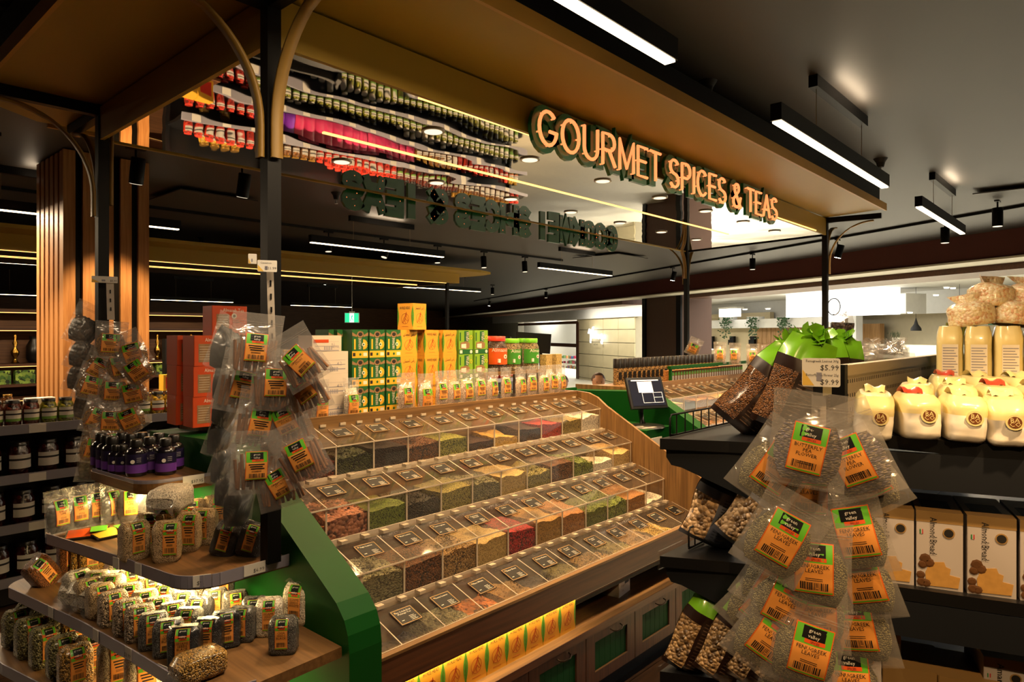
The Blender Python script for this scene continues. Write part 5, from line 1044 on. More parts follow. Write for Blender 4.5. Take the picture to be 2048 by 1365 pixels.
def horse_face(b, w, d, h, t1, side=0, plainf=False):
    M = Matrix.Identity(4) if not side else Matrix.Rotation(R(-90), 4, 'Z')
    dd = d if not side else w; ww = w if not side else d; y = -dd / 2
    def st(P, wd, mi, l=1): b.strip([(p[0] * ww, p[1] * h) for p in P], wd, .0005, mi, M, y - .0006 * l)
    for s in (-1, 1):   # leafy lens down each vertical edge
        P = [(s * ww / 2, h * .1)] + [(s * (ww / 2 - ww * .09 * math.sin(math.pi * k / 8)), h * (.1 + .8 * k / 8)) for k in range(1, 8)] + [(s * ww / 2, h * .9)]
        b.prism(P if s < 0 else P[::-1], y - .0012, y - .0002, 'y', 2, M)
    if plainf:
        for k in range(7): st([(-.3, .78 - k * .07), (.3 - .05 * (k % 3), .78 - k * .07)], .0012, 1)
        return
    Mt = M @ Matrix.Translation((0, y - .0012, h * .78)) @ RX90; b.text(t1, h * .15, Mt, 0, 'c', 1, ww * .68)
    st([(.25 * math.cos(R(a)), .42 + .27 * ww / h * .95 * math.sin(R(a))) for a in range(0, 361, 24)], .0013, 1)
    for k in range(3):
        st([(-.2 + .06 * k, .25 + .02 * k), (-.1 + .05 * k, .42), (.0 + .03 * k, .52), (.04 + .02 * k, .6)], .0013, 1)
    st([(.04, .62), (.1, .5), (.2, .36), (.14, .32), (.04, .42), (-.02, .34), (.04, .24)], .0018, 1); st([(.05, .62), (.08, .67), (.1, .58)], .0018, 1); st([(-.2, .12), (.2, .12)], .0012, 1)
def horse(key, w, d, h, t1, t2, plain_side=False):
    b = MB()   # slightly waisted faces
    P = []; n = 5
    for a, b2, ax in (((-1, -1), (1, -1), 0), ((1, -1), (1, 1), 1), ((1, 1), (-1, 1), 0), ((-1, 1), (-1, -1), 1)):
        for k in range(n):
            f = k / n; x = a[0] + (b2[0] - a[0]) * f; y = a[1] + (b2[1] - a[1]) * f; P.append((x * w / 2, y * d / 2))
    b.prism(P, 0, h, 'z'); p = MB(); horse_face(p, w, d, h, t1); horse_face(p, w, d, h, t2, 1, plain_side)
    return [('box', b.mesh('box_' + key, 'horse_yellow')), ('print', p.mesh('print_' + key, ['ink', 'print_red', 'leaf_print']))]
AR = '\ufe8e\ufebc\ufea4\ufedf\u0627 \ufeb1\u0623\ufead'
HORSE = horse('horse', .108, .108, .14, 'HORSE HEAD', 'HORSE HEAD'); HORSE2 = horse('horse2', .108, .108, .14, '\ufee5\ufe8e\ufebc\ufea4\ufedf\u0627 \ufeb1\u0623\u0631', 'HORSE HEAD'); HORSE3 = horse('horse3', .108, .108, .14, '\ufee5\ufe8e\ufebc\ufea4\ufedf\u0627 \ufeb1\u0623\u0631', 'x', True)
put(HORSE2, 'yellow_carton', 'yellow carton with horse emblem, alone on top of the stack', 'carton', 824, 2.86, DZ + .422, R(8), 'yellow horse cartons')
for row in range(3):
    for c, px in enumerate((806, 850, 886)):
        put([HORSE3, HORSE, HORSE2][c] if row else [HORSE2, HORSE, HORSE][c], 'yellow_carton', 'yellow carton with horse emblem, ' + nth(c) + ' in the ' + ('lowest', 'middle', 'upper')[row] + ' tier', 'carton', px, 2.88, DZ + row * .1405, R(3 if c else -4), 'yellow horse cartons')
for i in range(10):
    put(HORSE, 'yellow_carton', 'yellow carton with horse emblem on the low ledge, ' + nth(i) + ' along', 'carton', 1024, 1.0, 0)
    o = bpy.context.scene.collection.objects[-1]
    while o.parent: o = o.parent
    o.location = (1.345 + i * .111, 1.835, .367); o.rotation_euler = (0, 0, 0); o['group'] = 'yellow horse cartons on the ledge'
# white cartons and orange tea cartons
def whf(b, w, d, h):
    for k in range(3): fr(b, -w * .4, w * .4, h * (.6 - .02 * k) - k * .02, h * .6 - k * .02 + .001, d, 0)
    for k in range(8): fr(b, -w * .1 + k * .006, -w * .1 + k * .006 + (.002 if k % 2 else .004), h * .1, h * .3, d, 0)
    tq(b, '4.2', h * .22, w * .2, h * .38, d, 0)
WHITE = carton('white', .17, .12, .105, ['box_white', 'grey_track'], [whf])
def whr(b, w, d, h): whf(b, w, d, h); fr(b, -w * .45, w * .05, h * .55, h * .75, d, 1, 2); tq(b, 'ROYAL', h * .16, w * .3, h * .2, d, 0)
WHITE2 = carton('white2', .16, .12, .075, ['box_white', 'grey_track', 'box_orange'], [whr])
for k in range(3): put(WHITE, 'white_carton', 'white shipping carton, ' + ('bottom', 'middle', 'third')[k] + ' of the stack by the green cartons', 'carton', 652, 2.85, DZ + k * .1055, 0, 'white shipping cartons')
put(WHITE2, 'white_carton', 'white carton with red stripe on top of its stack', 'carton', 640, 2.85, DZ + .317)
def orf(b, w, d, h):
    tq(b, 'Almaseb Tea', h * .17, w * .1, h * .8, d, 0, 0, 2, w * .6); b.lathe([(h * .09, 0), (h * .09, .0006)], 14, 0, Matrix.Translation((w * .12, -d / 2 - .0008, h * .66)) @ RX90); b.lathe([(h * .05, 0), (h * .05, .0006)], 10, 1, Matrix.Translation((w * .12, -d / 2 - .0014, h * .66)) @ RX90)
    fr(b, -w * .38, -w * .02, h * .12, h * .72, d, 2); fr(b, w * .3, w * .44, h * .08, h * .2, d, 1)
    for k in range(6): fr(b, -w * .35, -w * .06, h * (.62 - k * .08), h * (.63 - k * .08), d, 0, 2)
ORANGE = carton('orange', .146, .1, .122, ['box_orange', 'white_print', 'ink', 'tan_print'], [orf])
for k in range(3):
    for c in range(2): put(ORANGE, 'orange_carton', 'orange tea carton, ' + ('bottom', 'middle', 'top')[k] + ' of the ' + ('stack nearer the cinnamon bags' if c else 'stack by the rear post'), 'carton', 1000, 1.0, 0)
    for c in range(2):
        pass
oc = [o for o in bpy.data.objects if o.name.startswith('orange_carton')]
for i, o in enumerate(oc): k, c = divmod(i, 2); o.location = ((1.247, 2.8, 1.276) if c else (1.235, 2.93, 1.276)) ; o.location.z += k * .1225; o['group'] = 'orange tea cartons'; o.rotation_euler = (0, 0, R(2 * (k - 1)))
o = place('orange_carton', ORANGE, 'orange tea carton alone on top of its stack', 'carton', (1.335, 2.82, 1.276 + .3675), (0, 0, R(-3)), 'orange tea cartons')
# big lidded jars
grain('loose_tea', ['2c1a10', '4a2e1c', '180d07'], 160, .7, .4, .3); grain('herb_jar', ['6a5a34', '8f7d4e', '463a1f'], 200, .6, .4, .3); plain('jar_lbl_orange', 'd8551c', .4, coat=.3); plain('jar_lbl_green', '3f8a2c', .4, coat=.3)
def big_jar(key, r, h, fill, lid, lab, word):
    b = MB().lathe([(r * .92, 0), (r, .012), (r * .96, h * .2), (r, h * .3), (r, h * .72), (r * .8, h * .84), (r * .78, h * .87)], 18).mesh('jar_' + key, fill)
    l = MB().lathe([(r * .84, h * .86), (r * .85, h * .88), (r * .85, h * .985), (r * .8, h)], 18).mesh('lid_' + key, lid)
    p = MB(); n = 14; rr = r * 1.015
    p.add([(rr * math.sin(a), -rr * math.cos(a), z) for z in (h * .2, h * .66) for a in [R(-100 + 200 * q / n) for q in range(n + 1)]], [(q, q + 1, n + 2 + q, n + 1 + q) for q in range(n)], 0, True)
    vs, fs, wd = text_geo(word); s = r * .55; f = lambda v: ((rr + .001) * math.sin(v[0] * s / rr - .5 * wd * s / rr), -(rr + .001) * math.cos(v[0] * s / rr - .5 * wd * s / rr), h * .56 + v[1] * s)
    p.add([f(v) for v in vs], fs, 1); p.lathe([(r * .22, 0), (r * .22, .0006)], 12, 1, Matrix.Translation((r * .1, -rr - .001, h * .42)) @ RX90); p.lathe([(r * .1, 0), (r * .1, .0006)], 10, 2, Matrix.Translation((r * .1, -rr - .002, h * .42)) @ RX90); p.bb(-r * .7, -r * .25, -rr * .9, -rr * .75, h * .25, h * .36, 1)
    return [('glass', b), ('lid', l), ('wrap_label', p.mesh('wrap_' + key, [lab, 'white_print', 'print_red']))]
JR = big_jar('redlid', .062, .215, 'loose_tea', 'lid_red', 'jar_lbl_orange', 'AlmasebTea'); JG = big_jar('greenlid', .055, .2, 'herb_jar', 'lid_green', 'jar_lbl_green', 'Almaseb')
for i, (x, Y, jj) in enumerate(((974, 2.98, JR), (994, 2.88, JR), (1024, 2.88, JG), (1061, 2.88, JG), (1014, 3.0, JG), (1048, 3.0, JG))):
    put(jj, 'storage_jar', (('red-lidded jar with orange label', 'green-lidded jar with green label')[jj is JG]) + (', rear ' if Y > 2.9 else ', front ') + ('one, ' if 1 else '') + nth(i) + ' from the lime cartons', 'jar', x, Y, DZ + .17, 0, 'lidded jars on the deck')
ra, rb = at_Y(966, HZ, 2.8), at_Y(1072, HZ, 2.8); rs_ = thing('jar_riser', 'oak riser under the lidded jars behind the salt pouches', 'riser')
MB().bb(ra.x + .02, rb.x + .1, 2.81, 3.07, DZ + .15, DZ + .17).build('top_board', 'oak', rs_)
for xx in (ra.x + .02, rb.x + .08): MB().bb(xx, xx + .02, 2.81, 3.07, DZ, DZ + .15).build('side_board', 'oak', rs_)
SM = carton('small', .075, .05, .2, ['sp_beige', 'paper', 'box_green', 'ink'], [lambda b, w, d, h: (fr(b, -w / 2, w / 2, h * .3, h * .62, d, 0), tq(b, 'tea', h * .12, 0, h * .4, d, 2))])
for i, x in enumerate((1092, 1112)): put(SM, 'foil_pouch', 'patterned foil pouch right of the green-lidded jars, ' + nth(i), 'pouch', x, 2.92, DZ, .1, None, (1, 1, 1.3))
mn = thing('monitor', 'black monitor seen from behind beyond the green-lidded jars', 'monitor', at_t(1066, 686, 5.2), (0, 0, YAW - R(90)))
MB().rbox((0, 0, 0), (.27, .03, .15), .006, 0, Matrix.Rotation(R(4), 4, 'Y')).build('housing', 'black_plastic', mn); MB().cyl((.06, .03, -.35), (.06, .02, -.05), .012, 8).build('stand', 'black_plastic', mn); MB().lathe([(.1, -.36), (.1, -.35)], 16).build('foot', 'black_plastic', mn)
# brochure box on the ledge
BR = carton('bro', .13, .13, .11, ['box_white', 'ink', 'tan_print'], [lambda b, w, d, h: (fr(b, 0, w * .36, h * .45, h, d, 0), tq(b, 'Cut', h * .14, -w * .3, h * .7, d, 1), tq(b, 'Organic', h * .16, -w * .15, h * .4, d, 1, 0, 3, w * .6), tq(b, 'Tea', h * .16, -w * .2, h * .18, d, 1), b.bb(-w / 2 - .0006, -w / 2, -d * .2, d * .3, h * .35, h * .9, 0))])
place('open_carton', BR, 'white printed carton standing alone on the low ledge', 'carton', (2.87, 1.9, .367), (0, 0, R(8)))
# ------------------------------------------------------------------ end shelves on the left of the island
S1, S2, S3, S4 = 1.13, .942, .748, .55
def end_shelf(P, z, label, strip_from, strip_to, tick):
    o = thing('end_shelf', label, 'shelf'); th = .03
    MB().prism(P, z - th, z, 'z', 0).build('board', 'oak_y', o)
    n = strip_to - strip_from; b = MB()
    Q = [Vector(p) for p in P[strip_from:strip_to + 1]]
    for i in range(len(Q) - 1):
        d = (Q[i + 1] - Q[i]).normalized(); q = Vector((d.y, -d.x)); c = Vector((.9, 2.5)); s = -1 if (Q[i] + q * .1 - c).length < (Q[i] - c).length else 1
        a, e = Q[i] + q * s * .002, Q[i + 1] + q * s * .002; a2, e2 = a + q * s * .004, e + q * s * .004
        b.prism([tuple(a), tuple(e), tuple(e2), tuple(a2)], z - .024, z + .012, 'z')
    b.build('price_rail', 'strip_clear', o)
    m = MB().prism([tuple(Vector((1.0, 2.5)) + (Vector(p) - Vector((1.0, 2.5))) * .95) for p in P], z - th - .006, z - th, 'z').build('underside', 'shelf_brown', o)
    for (x, y, ang, s, txt) in tick:
        t = MB().bb(-.034 * s, .034 * s, -.0085, -.007, -.02, .014); k = t.build('price_ticket', 'paper', o, loc=(x, y, z), rot=(0, 0, ang))
        if txt: MB().text(txt, .016, Matrix.Translation((.03 * s, -.009, -.014)) @ RX90, 0, 'r').build('lettering', 'ink', k)
    return o
def rnd_corner(c, r, a0, a1, n=7): return [(c[0] + r * math.cos(R(a0 + (a1 - a0) * k / n)), c[1] + r * math.sin(R(a0 + (a1 - a0) * k / n))) for k in range(n + 1)]
H1 = [(1.138, 2.49)] + rnd_corner((.98, 2.59), .1, 270, 200) + rnd_corner((.94, 2.9), .08, 180, 90) + [(1.138, 2.98)]
H2 = [(1.138, 1.972)] + rnd_corner((.93, 2.08), .115, 262, 190) + [(.775, 2.35), (.735, 2.58)] + rnd_corner((.78, 2.8), .085, 185, 95) + [(1.138, 2.9)]
H3 = [(1.138, 1.679), (1.0, 1.672)] + rnd_corner((.89, 1.81), .145, 262, 190) + [(.722, 2.1), (.69, 2.4), (.645, 2.7)] + rnd_corner((.71, 2.93), .1, 190, 95) + [(1.138, 3.05)]
H4 = [(1.138, 1.55), (1.0, 1.545)] + rnd_corner((.84, 1.69), .15, 262, 190) + [(.66, 2.1), (.61, 2.5), (.56, 2.75)] + rnd_corner((.64, 2.98), .1, 190, 95) + [(1.138, 3.1)]
end_shelf(H1, S1, 'top rounded end shelf carrying purple bottles', 0, 9, ((1.06, 2.488, 0, 1.1, '$37.95'),))
end_shelf(H2, S2, 'second rounded end shelf carrying rice bags', 0, 12, ((1.02, 1.968, 0, 1, '$6.99'), (.872, 1.985, R(-25), .7, '$9.95'), (.765, 2.33, R(-80), .5, ''), (.79, 2.22, R(-80), .5, '')))
end_shelf(H3, S3, 'third and widest rounded end shelf full of seed bags', 2, 13, ((.745, 1.92, R(-78), .6, '$4.99'), (.722, 2.1, R(-82), .5, '$3.99'), (.70, 2.3, R(-84), .5, ''), (.66, 2.6, R(-82), .5, '')))
end_shelf(H4, S4, 'lowest rounded end shelf of herb bags', 2, 13, ((.66, 2.1, R(-82), .5, '$2.99'),))
for i, (x, y, L, z, pw) in enumerate(((1.0, 2.6, .3, S1, 5), (.92, 2.35, .7, S2, 9), (.9, 2.3, .9, S3, 9))):
    e = tag(MB().bb(x - .008, x + .008, y - L / 2, y + L / 2, z - .046, z - .037).build('led_strip', 'shelf_led'), 'warm light strip under the ' + ('top', 'second', 'third')[i] + ' end shelf', 'light')
    lamp('AREA', 'shelf_light', (x, y, z - .05), pw, (1, .72, .32), (0, 0, R(90)), L, .02)
# purple bottles
plain('bottle_dark', '120d14', .2, coat=.6); plain('purple_label', '6a3a9a', .4, coat=.3); plain('navy_label', '1d1838', .4, coat=.3)
def bottle(key, r, h):
    b = MB().lathe([(r * .9, 0), (r, .006), (r, h * .66), (r * .8, h * .74), (r * .5, h * .78), (r * .5, h * .8)], 16).mesh('bottle_' + key, 'bottle_dark'); c = MB().lathe([(r * .58, h * .79), (r * .58, h * .97), (r * .5, h)], 16).mesh('cap_' + key, 'lid_black')
    p = MB(); n = 10
    for z0, z1, mi, rr in ((h * .32, h * .62, 1, r * 1.012), (h * .1, h * .33, 0, r * 1.014)):
        p.add([(rr * math.sin(a), -rr * math.cos(a), z) for z in (z0, z1) for a in [R(-120 + 240 * q / n) for q in range(n + 1)]], [(q, q + 1, n + 2 + q, n + 1 + q) for q in range(n)], mi, True)
    p.lathe([(r * .2, 0), (r * .2, .0006)], 12, 2, Matrix.Translation((-r * .25, -r * 1.02, h * .42)) @ RX90)
    for q in range(3): p.bb(r * .1, r * .5, -r * 1.0, -r * .9, h * (.5 - q * .05), h * (.52 - q * .05), 3)
    return [('glass', b), ('cap', c), ('paper_label', p.mesh('blab_' + key, ['purple_label', 'navy_label', 'white_print', 'grey_track']))]
BB, BS = bottle('big', .036, .132), bottle('small', .027, .105)
for i, (px, py, k) in enumerate(((206, 936, BB), (214, 942, BB), (228, 945, BB), (236, 948, BS), (250, 949, BS), (277, 953, BB), (304, 946, BB), (336, 950, BB), (352, 940, BB), (265, 938, BB), (247, 934, BB), (288, 934, BB), (322, 936, BB))):
    p = at_z(px, py, S1); place('supplement_bottle', k, ('small ' if k is BS else '') + 'dark bottle with purple label on the top end shelf, ' + nth(i) + ' from the rear post', 'bottle', (max(p.x, .91), p.y + .02, S1 + .0005), (0, 0, math.atan2(p.y, p.x) - R(90) + random.uniform(-.2, .2)), 'purple supplement bottles')
# bags on the end shelves: shapes first
BK = {'rice': block_bag('rice', .085, .06, .118, 'c_rice', None, 1), 'rice2': block_bag('rice2', .08, .065, .122, 'c_rice', None, 2, .5, .2), 'black': block_bag('black', .085, .062, .105, 'c_black', 'SESAME|SEEDS|BLACK', 3), 'blk2': block_bag('blk2', .08, .062, .105, 'c_black', None, 4), 'grey': block_bag('grey', .078, .058, .1, 'c_grey', 'CHIA|SEEDS|BLACK', 5),
      'white': block_bag('white', .08, .06, .108, 'c_white', 'SESAME|SEEDS|WHITE', 6), 'mott': block_bag('mott', .08, .06, .1, 'c_mottle', None, 7), 'tan': block_bag('tan', .078, .06, .1, 'c_rice', None, 8), 'leaf': block_bag('leaf', .08, .062, .115, 'c_leafmix', 'OREGANO|LEAVES', 9), 'leaf2': block_bag('leaf2', .082, .062, .118, 'c_leafmix', 'SAGE|LEAVES', 10), 'gold': block_bag('gold', .085, .062, .115, 'c_gold', None, 11), 'brown': block_bag('brown', .09, .065, .12, 'c_brown', None, 12), 'ivory': block_bag('ivory', .1, .075, .13, 'c_white', None, 14)}
WN = {'rice': 'tan rice bag', 'rice2': 'tan rice bag', 'black': 'black sesame bag', 'blk2': 'black seed bag', 'grey': 'grey chia bag', 'white': 'white sesame bag', 'mott': 'mottled seed bag', 'tan': 'beige seed bag', 'leaf': 'oregano bag', 'leaf2': 'sage leaf bag', 'gold': 'golden herb bag', 'brown': 'brown seed bag', 'ivory': 'cream powder bag'}
def shelf_bag(k, px, py, z, ya, label, group=None, tilt=(0, 0), sc=1.0, zo=0):
    p = at_z(px, py, z); az = math.atan2(p.y, p.x) - R(90)
    return place('seed_bag', BK[k], label, 'bag', (p.x, p.y, z + zo), (tilt[0], tilt[1], az + R(ya)), group, sc)
for i, (x, y, ya) in enumerate(((122, 1068, 30), (160, 1058, 20), (196, 1050, 15), (228, 1046, 40), (262, 1046, 0))):
    p = at_z(x, y, S2); place('zip_pouch', ZP['lime'], 'frosted pouch of dried lime standing on the second end shelf, ' + nth(i), 'pouch', (p.x, p.y, S2), (R(-4), 0, math.atan2(p.y, p.x) - R(90) + R(ya)), 'dried lime pouches', .78)
for i, (k, x, y, ya) in enumerate((('rice', 268, 1118, 25), ('rice2', 334, 1121, -14), ('rice', 300, 1098, 0), ('rice2', 375, 1100, -22), ('rice', 408, 1088, -18), ('rice2', 350, 1078, 5), ('rice', 320, 1070, 8), ('rice', 385, 1066, 0), ('rice2', 430, 1060, -8))):
    shelf_bag(k, x, y, S2, ya, 'upright tan rice bag on the second end shelf, ' + nth(i), 'rice bags on the second end shelf')
shelf_bag('ivory', 360, 1085, S2, -25, 'large rice bag lying across the other rice bags', None, (R(90), 0), 1.05, .165)
for i, (x, y) in enumerate(((445, 1109), (497, 1110))): shelf_bag('blk2', x, y, S2, -22, 'shiny black seed bag leaning beside the front post, ' + nth(i), 'black bags by the post', (0, R(16)))
for i, (x, y, c) in enumerate(((175, 1072, 'lbl_red'), (225, 1070, 'petal'))):
    p = at_z(x, y, S2); tg = thing('snack_tray', ('flat dark tray with ' + ('red and green' if i == 0 else 'yellow') + ' wrap on the second end shelf'), 'tray', (p.x, p.y, S2), (R(3), 0, R(-20 + 25 * i)))
    MB().prism([(-.06, -.045), (.06, -.045), (.06, .045), (-.06, .045)], 0, .008, 'z').prism([(-.065, -.05), (.065, -.05), (.065, .05), (-.065, .05)], .008, .011, 'z').build('tray', 'black_plastic', tg); MB().grid(6, 4, lambda u, v: ((u - .5) * .12, (v - .5) * .09, .012 + .012 * math.sin(u * 3.14) * math.sin(v * 3.14))).build('wrap', c, tg); MB().bb(.01, .06, -.04, .02, .0235, .0245).build('sticker', 'lbl_green', tg)
# third shelf: ranks of bags behind the front rail
front = [('white', 150, 1214), ('tan', 172, 1228), ('tan', 196, 1240), ('mott', 222, 1256), ('mott', 252, 1274), ('mott', 276, 1287), ('grey', 303, 1303), ('grey', 333, 1318), ('black', 366, 1336)]
for i, (k, x, y) in enumerate(front): shelf_bag(k, x + 4, y - 8, S3, 28 - i * 5, WN[k] + ' in the front rank of the third end shelf, ' + nth(i) + ' from the rear', 'front rank of seed bags')
ranks = [('white', 195, 1205), ('white', 225, 1213), ('mott', 258, 1228), ('tan', 290, 1243), ('mott', 318, 1258), ('grey', 345, 1270), ('grey', 378, 1282), ('blk2', 418, 1308), ('blk2', 452, 1292), ('grey', 485, 1280), ('blk2', 400, 1262), ('grey', 370, 1245), ('mott', 335, 1228), ('tan', 300, 1212), ('white', 262, 1200), ('white', 350, 1205), ('mott', 385, 1220), ('grey', 430, 1240), ('grey', 470, 1245), ('blk2', 510, 1262), ('tan', 320, 1190), ('white', 380, 1190), ('grey', 445, 1205), ('white', 240, 1188), ('tan', 280, 1180)]
for i, (k, x, y) in enumerate(ranks): shelf_bag(k, x, y, S3, random.uniform(-25, 10), WN[k] + ' behind the front rank of the third end shelf, ' + nth(i), 'seed bags behind the front rank', sc=.97)
shelf_bag('white', 540, 1268, S3, -8, 'white sesame bag beside the grey chia bag'); shelf_bag('white', 600, 1244, S3, -30, 'plump white seed bag against the green end panel', None, (0, 0), 1.15); shelf_bag('grey', 567, 1304, S3, -12, 'grey chia bag at the open end of the third end shelf')
shelf_bag('gold', 440, 1338, S3, -62, 'golden grain bag lying on its back at the shelf front', None, (R(90), 0), 1.05, .034)
shelf_bag('blk2', 508, 1205, S3, -75, 'shiny black bag lying on top beside the green panel', None, (R(90), 0), 1.1, .13)
shelf_bag('brown', 100, 1165, S3, 40, 'shiny brown seed bag leaning at the rear of the third end shelf', None, (0, R(-35))); shelf_bag('brown', 142, 1140, S3, 10, 'brown seed bag standing behind the leaning one')
for i, x in enumerate((165, 182)): shelf_bag('gold', x, 1140, S3, 10, 'golden grain bag at the back of the third end shelf, ' + nth(i))
shelf_bag('ivory', 205, 1185, S3, -40, 'cream powder bag lying under the second shelf', None, (R(90), 0), 1.1, .04); shelf_bag('ivory', 245, 1192, S3, -50, 'larger cream powder bag lying in the shelf light', None, (R(90), 0), 1.3, .045)
# fourth shelf
low = [('leaf', 35, 1290), ('leaf2', 62, 1310), ('leaf2', 92, 1330), ('leaf', 125, 1350), ('gold', 150, 1372), ('gold', 185, 1345), ('leaf', 60, 1272), ('leaf2', 90, 1285), ('leaf', 120, 1300), ('gold', 150, 1315), ('ivory', 235, 1372), ('ivory', 290, 1400)]
for i, (k, x, y) in enumerate(low): shelf_bag(k, x, y, S4, 18 - i, WN[k] + ' on the lowest end shelf, ' + nth(i), 'herb bags on the lowest end shelf', sc=1.1)
# ------------------------------------------------------------------ black end gondola on the right
Z1, Z2, Z3, ZB = 1.38, 1.077, .78, 1.412
EDGE = [(1.565, .892), (1.64, .74), (1.69, .60), (1.72, .43), (1.775, .24), (1.83, .06), (1.9, -.25), (1.98, -.6)]
gd = thing('end_gondola', 'black metal end gondola with rice on one side and bread on the other', 'shelving')
MB().bb(1.9, 3.4, .5, .6, 0, 1.38).build('spine', 'black_shelf', gd); MB().bb(2.05, 3.4, -.6, .85, 0, .12).build('plinth', 'black_shelf', gd)
def gshelf(pts, z, name='shelf', th=.028):
    P = list(pts) + [(3.4, pts[-1][1]), (3.4, pts[0][1])]
    return MB().prism(P, z - th, z, 'z').build(name, 'black_shelf', gd)
for z in (Z1, Z2, Z3): gshelf(EDGE[:4] if z == Z1 else EDGE, z)
gshelf([(1.80, .545), (1.775, .43)] + EDGE[4:], ZB, 'bread_shelf', .03)
def bracket(z, pts, dz=.19):
    a, b = Vector(pts[0]), Vector(pts[1]); d = (b - a); n = Vector((d.y, -d.x)).normalized() * -.006
    P = []
    for f, zz in ((.02, z - .028), (1, z - .028), (1, z - dz), (.14, z - .075), (.06, z - .07), (.02, z - .05)):
        p = a + d * f; P.append((p.x, p.y, zz))
    b2 = MB(); vs = [Vector(p) + Vector((.02, 0, 0)) for p in P] + [Vector(p) + Vector((.032, 0, 0)) for p in P]; m = len(P)
    b2.add(vs, [tuple(range(m)), tuple(range(m, 2 * m))[::-1]] + [(i, (i + 1) % m, m + (i + 1) % m, m + i) for i in range(m)]); b2.build('bracket', 'navy_metal', gd)
for z in (Z1, Z2, Z3): bracket(z, (EDGE[0], EDGE[2]))
# dark fascia under the bread and biscuit shelves
for z in (ZB, Z2):
    b = MB(); Q = EDGE[3:]
    for i in range(len(Q) - 1):
        b.prism([Q[i], Q[i + 1], (Q[i + 1][0] + .02, Q[i + 1][1]), (Q[i][0] + .02, Q[i][1])], z - .11, z - .03, 'z')
    b.build('fascia', 'navy_metal', gd)
for z in (Z2, Z3):
    MB().prism([(EDGE[0][0] - .004, EDGE[0][1] + .004), (EDGE[0][0] + .3, EDGE[0][1] + .004), (EDGE[0][0] + .3, EDGE[0][1]), (EDGE[0][0], EDGE[0][1])], z - .035, z + .012, 'z').build('clear_lip', 'acrylic', gd)
# wire fence on the top left shelf edge
def fence(x0, x1, y, z, label, n):
    o = thing('wire_fence', label, 'shelf fence')
    MB().tube([(x0 + .02, y, z + .004), (x0, y, z + .008), (x0, y, z + .05), (x0 + .008, y, z + .058), (x1, y, z + .058)], .0028, 6).build('top_wire', 'black_metal', o); MB().tube([(x0, y, z + .004), (x1, y, z + .004)], .0025, 6).build('bottom_wire', 'black_metal', o)
    for k in range(n): MB().cyl((x0 + .035 + k * .047, y, z + .002), (x0 + .035 + k * .047, y, z + .057), .002, 5).build('upright_wire', 'black_metal', o)
fence(1.60, 2.6, .882, Z1, 'black wire fence along the top rice shelf', 12); fence(1.66, 2.5, .86, Z2, 'black wire fence along the chickpea shelf', 6)
# perforated cream back panel
plain('peg_cream', 'b9a88a', .5, var=.03); pg = thing('perforated_panel', 'cream perforated metal panel standing above the rice shelf', 'panel')
MB().bb(1.9, 3.2, .545, .56, 1.38, 1.555).build('sheet', 'peg_cream', pg); MB().bb(1.9, 3.2, .538, .567, 1.54, 1.568).build('top_fold', 'peg_cream', pg); MB().bb(1.875, 1.9, .535, .57, 1.25, 1.57).build('end_cap', 'black_metal', pg)
hl = MB()
for r in range(4):
    for c in range(62): hl.bb(1.915 + c * .02, 1.919 + c * .02, .5442, .545, 1.405 + r * .038, 1.415 + r * .038)
hl = hl.build('slot', 'ink', pg); hl['kind'] = 'stuff'
# ---- rice, chickpea and bean bags: window of grain, printed panel, gathered top
plain('choc_print', '24140e', .35, var=.15, coat=.5, scale=60); plain('lime_film', '6fae22', .25, var=.2, coat=.6, scale=20); plain('grey_print', '5b5f6c', .4, var=.1, coat=.4)
def sack(key, w, h, T, win, panel, top, seed, lines='white_print', stripes=True):
    def th(u, v):
        return T * (1 - abs(2 * u - 1) ** 2.4) * (min(1, v / .12 + .25)) * (1 - max(0, (v - .72) / .28) ** 1.3 * .85) + .004
    b = MB(); rnd = random.Random(seed)
    def S(u, v, s): return ((u - .5) * w * (1 - .12 * max(0, v - .75) / .25 + .05 * math.sin(v * 9 + seed)), s * th(u, v) + .006 * noise.noise(Vector((u * 6 + seed, v * 7, s))), v * h)
    n, m = 14, 16
    for s in (-1, 1):
        vs = [S(i / n, j / m, s) for j in range(m + 1) for i in range(n + 1)]
        for mi in range(3):
            fs = [(j * (n + 1) + i, j * (n + 1) + i + 1, (j + 1) * (n + 1) + i + 1, (j + 1) * (n + 1) + i) for j in range(m) for i in range(n) if mi == (2 if j >= 12 else (0 if (i < 6 and j < 10 if s < 0 else i < 8) and j > 0 else 1))]
            b.add(vs, [f if s < 0 else f[::-1] for f in fs], mi, True)
    body = b.mesh('sack_' + key, [win, panel, top])
    c = MB()
    for k in range(7):
        a = rnd.uniform(0, 6.28); r = rnd.uniform(.3, .5) * w
        c.grid(4, 4, lambda u, v, a=a, r=r: (r * (u - .5) * math.cos(a) * (.6 + v) + .02 * math.sin(v * 3 + k), r * (u - .5) * math.sin(a) * .6 * (.6 + v) + .012 * math.sin(u * 5 + k), h * (.93 + .16 * v) + .02 * math.sin(u * 4 + k) * v))
    tp = c.mesh('tuft_' + key, top)
    p = MB()
    if stripes:
        for k in range(15):
            v0 = .1 + k * .04
            p.add([tuple(Vector(S(uu, vv, -1)) - Vector((0, .0012, 0))) for vv in (v0, v0 + .012) for uu in (.5, .6, .7, .8 + .12 * rnd.random())], [(0, 1, 5, 4), (1, 2, 6, 5), (2, 3, 7, 6)])
    return [('bag', body), ('gathered_top', tp)] + ([('printed_lines', p.mesh('lines_' + key, lines))] if stripes else [])
grain('c_oat', ['5f3c1c', '86562a', '3c230f'], 300, .7, .6, .3)
plain('line_brown', '5a4334', .5, var=0); plain('line_grey', '2b2d36', .5, var=0)
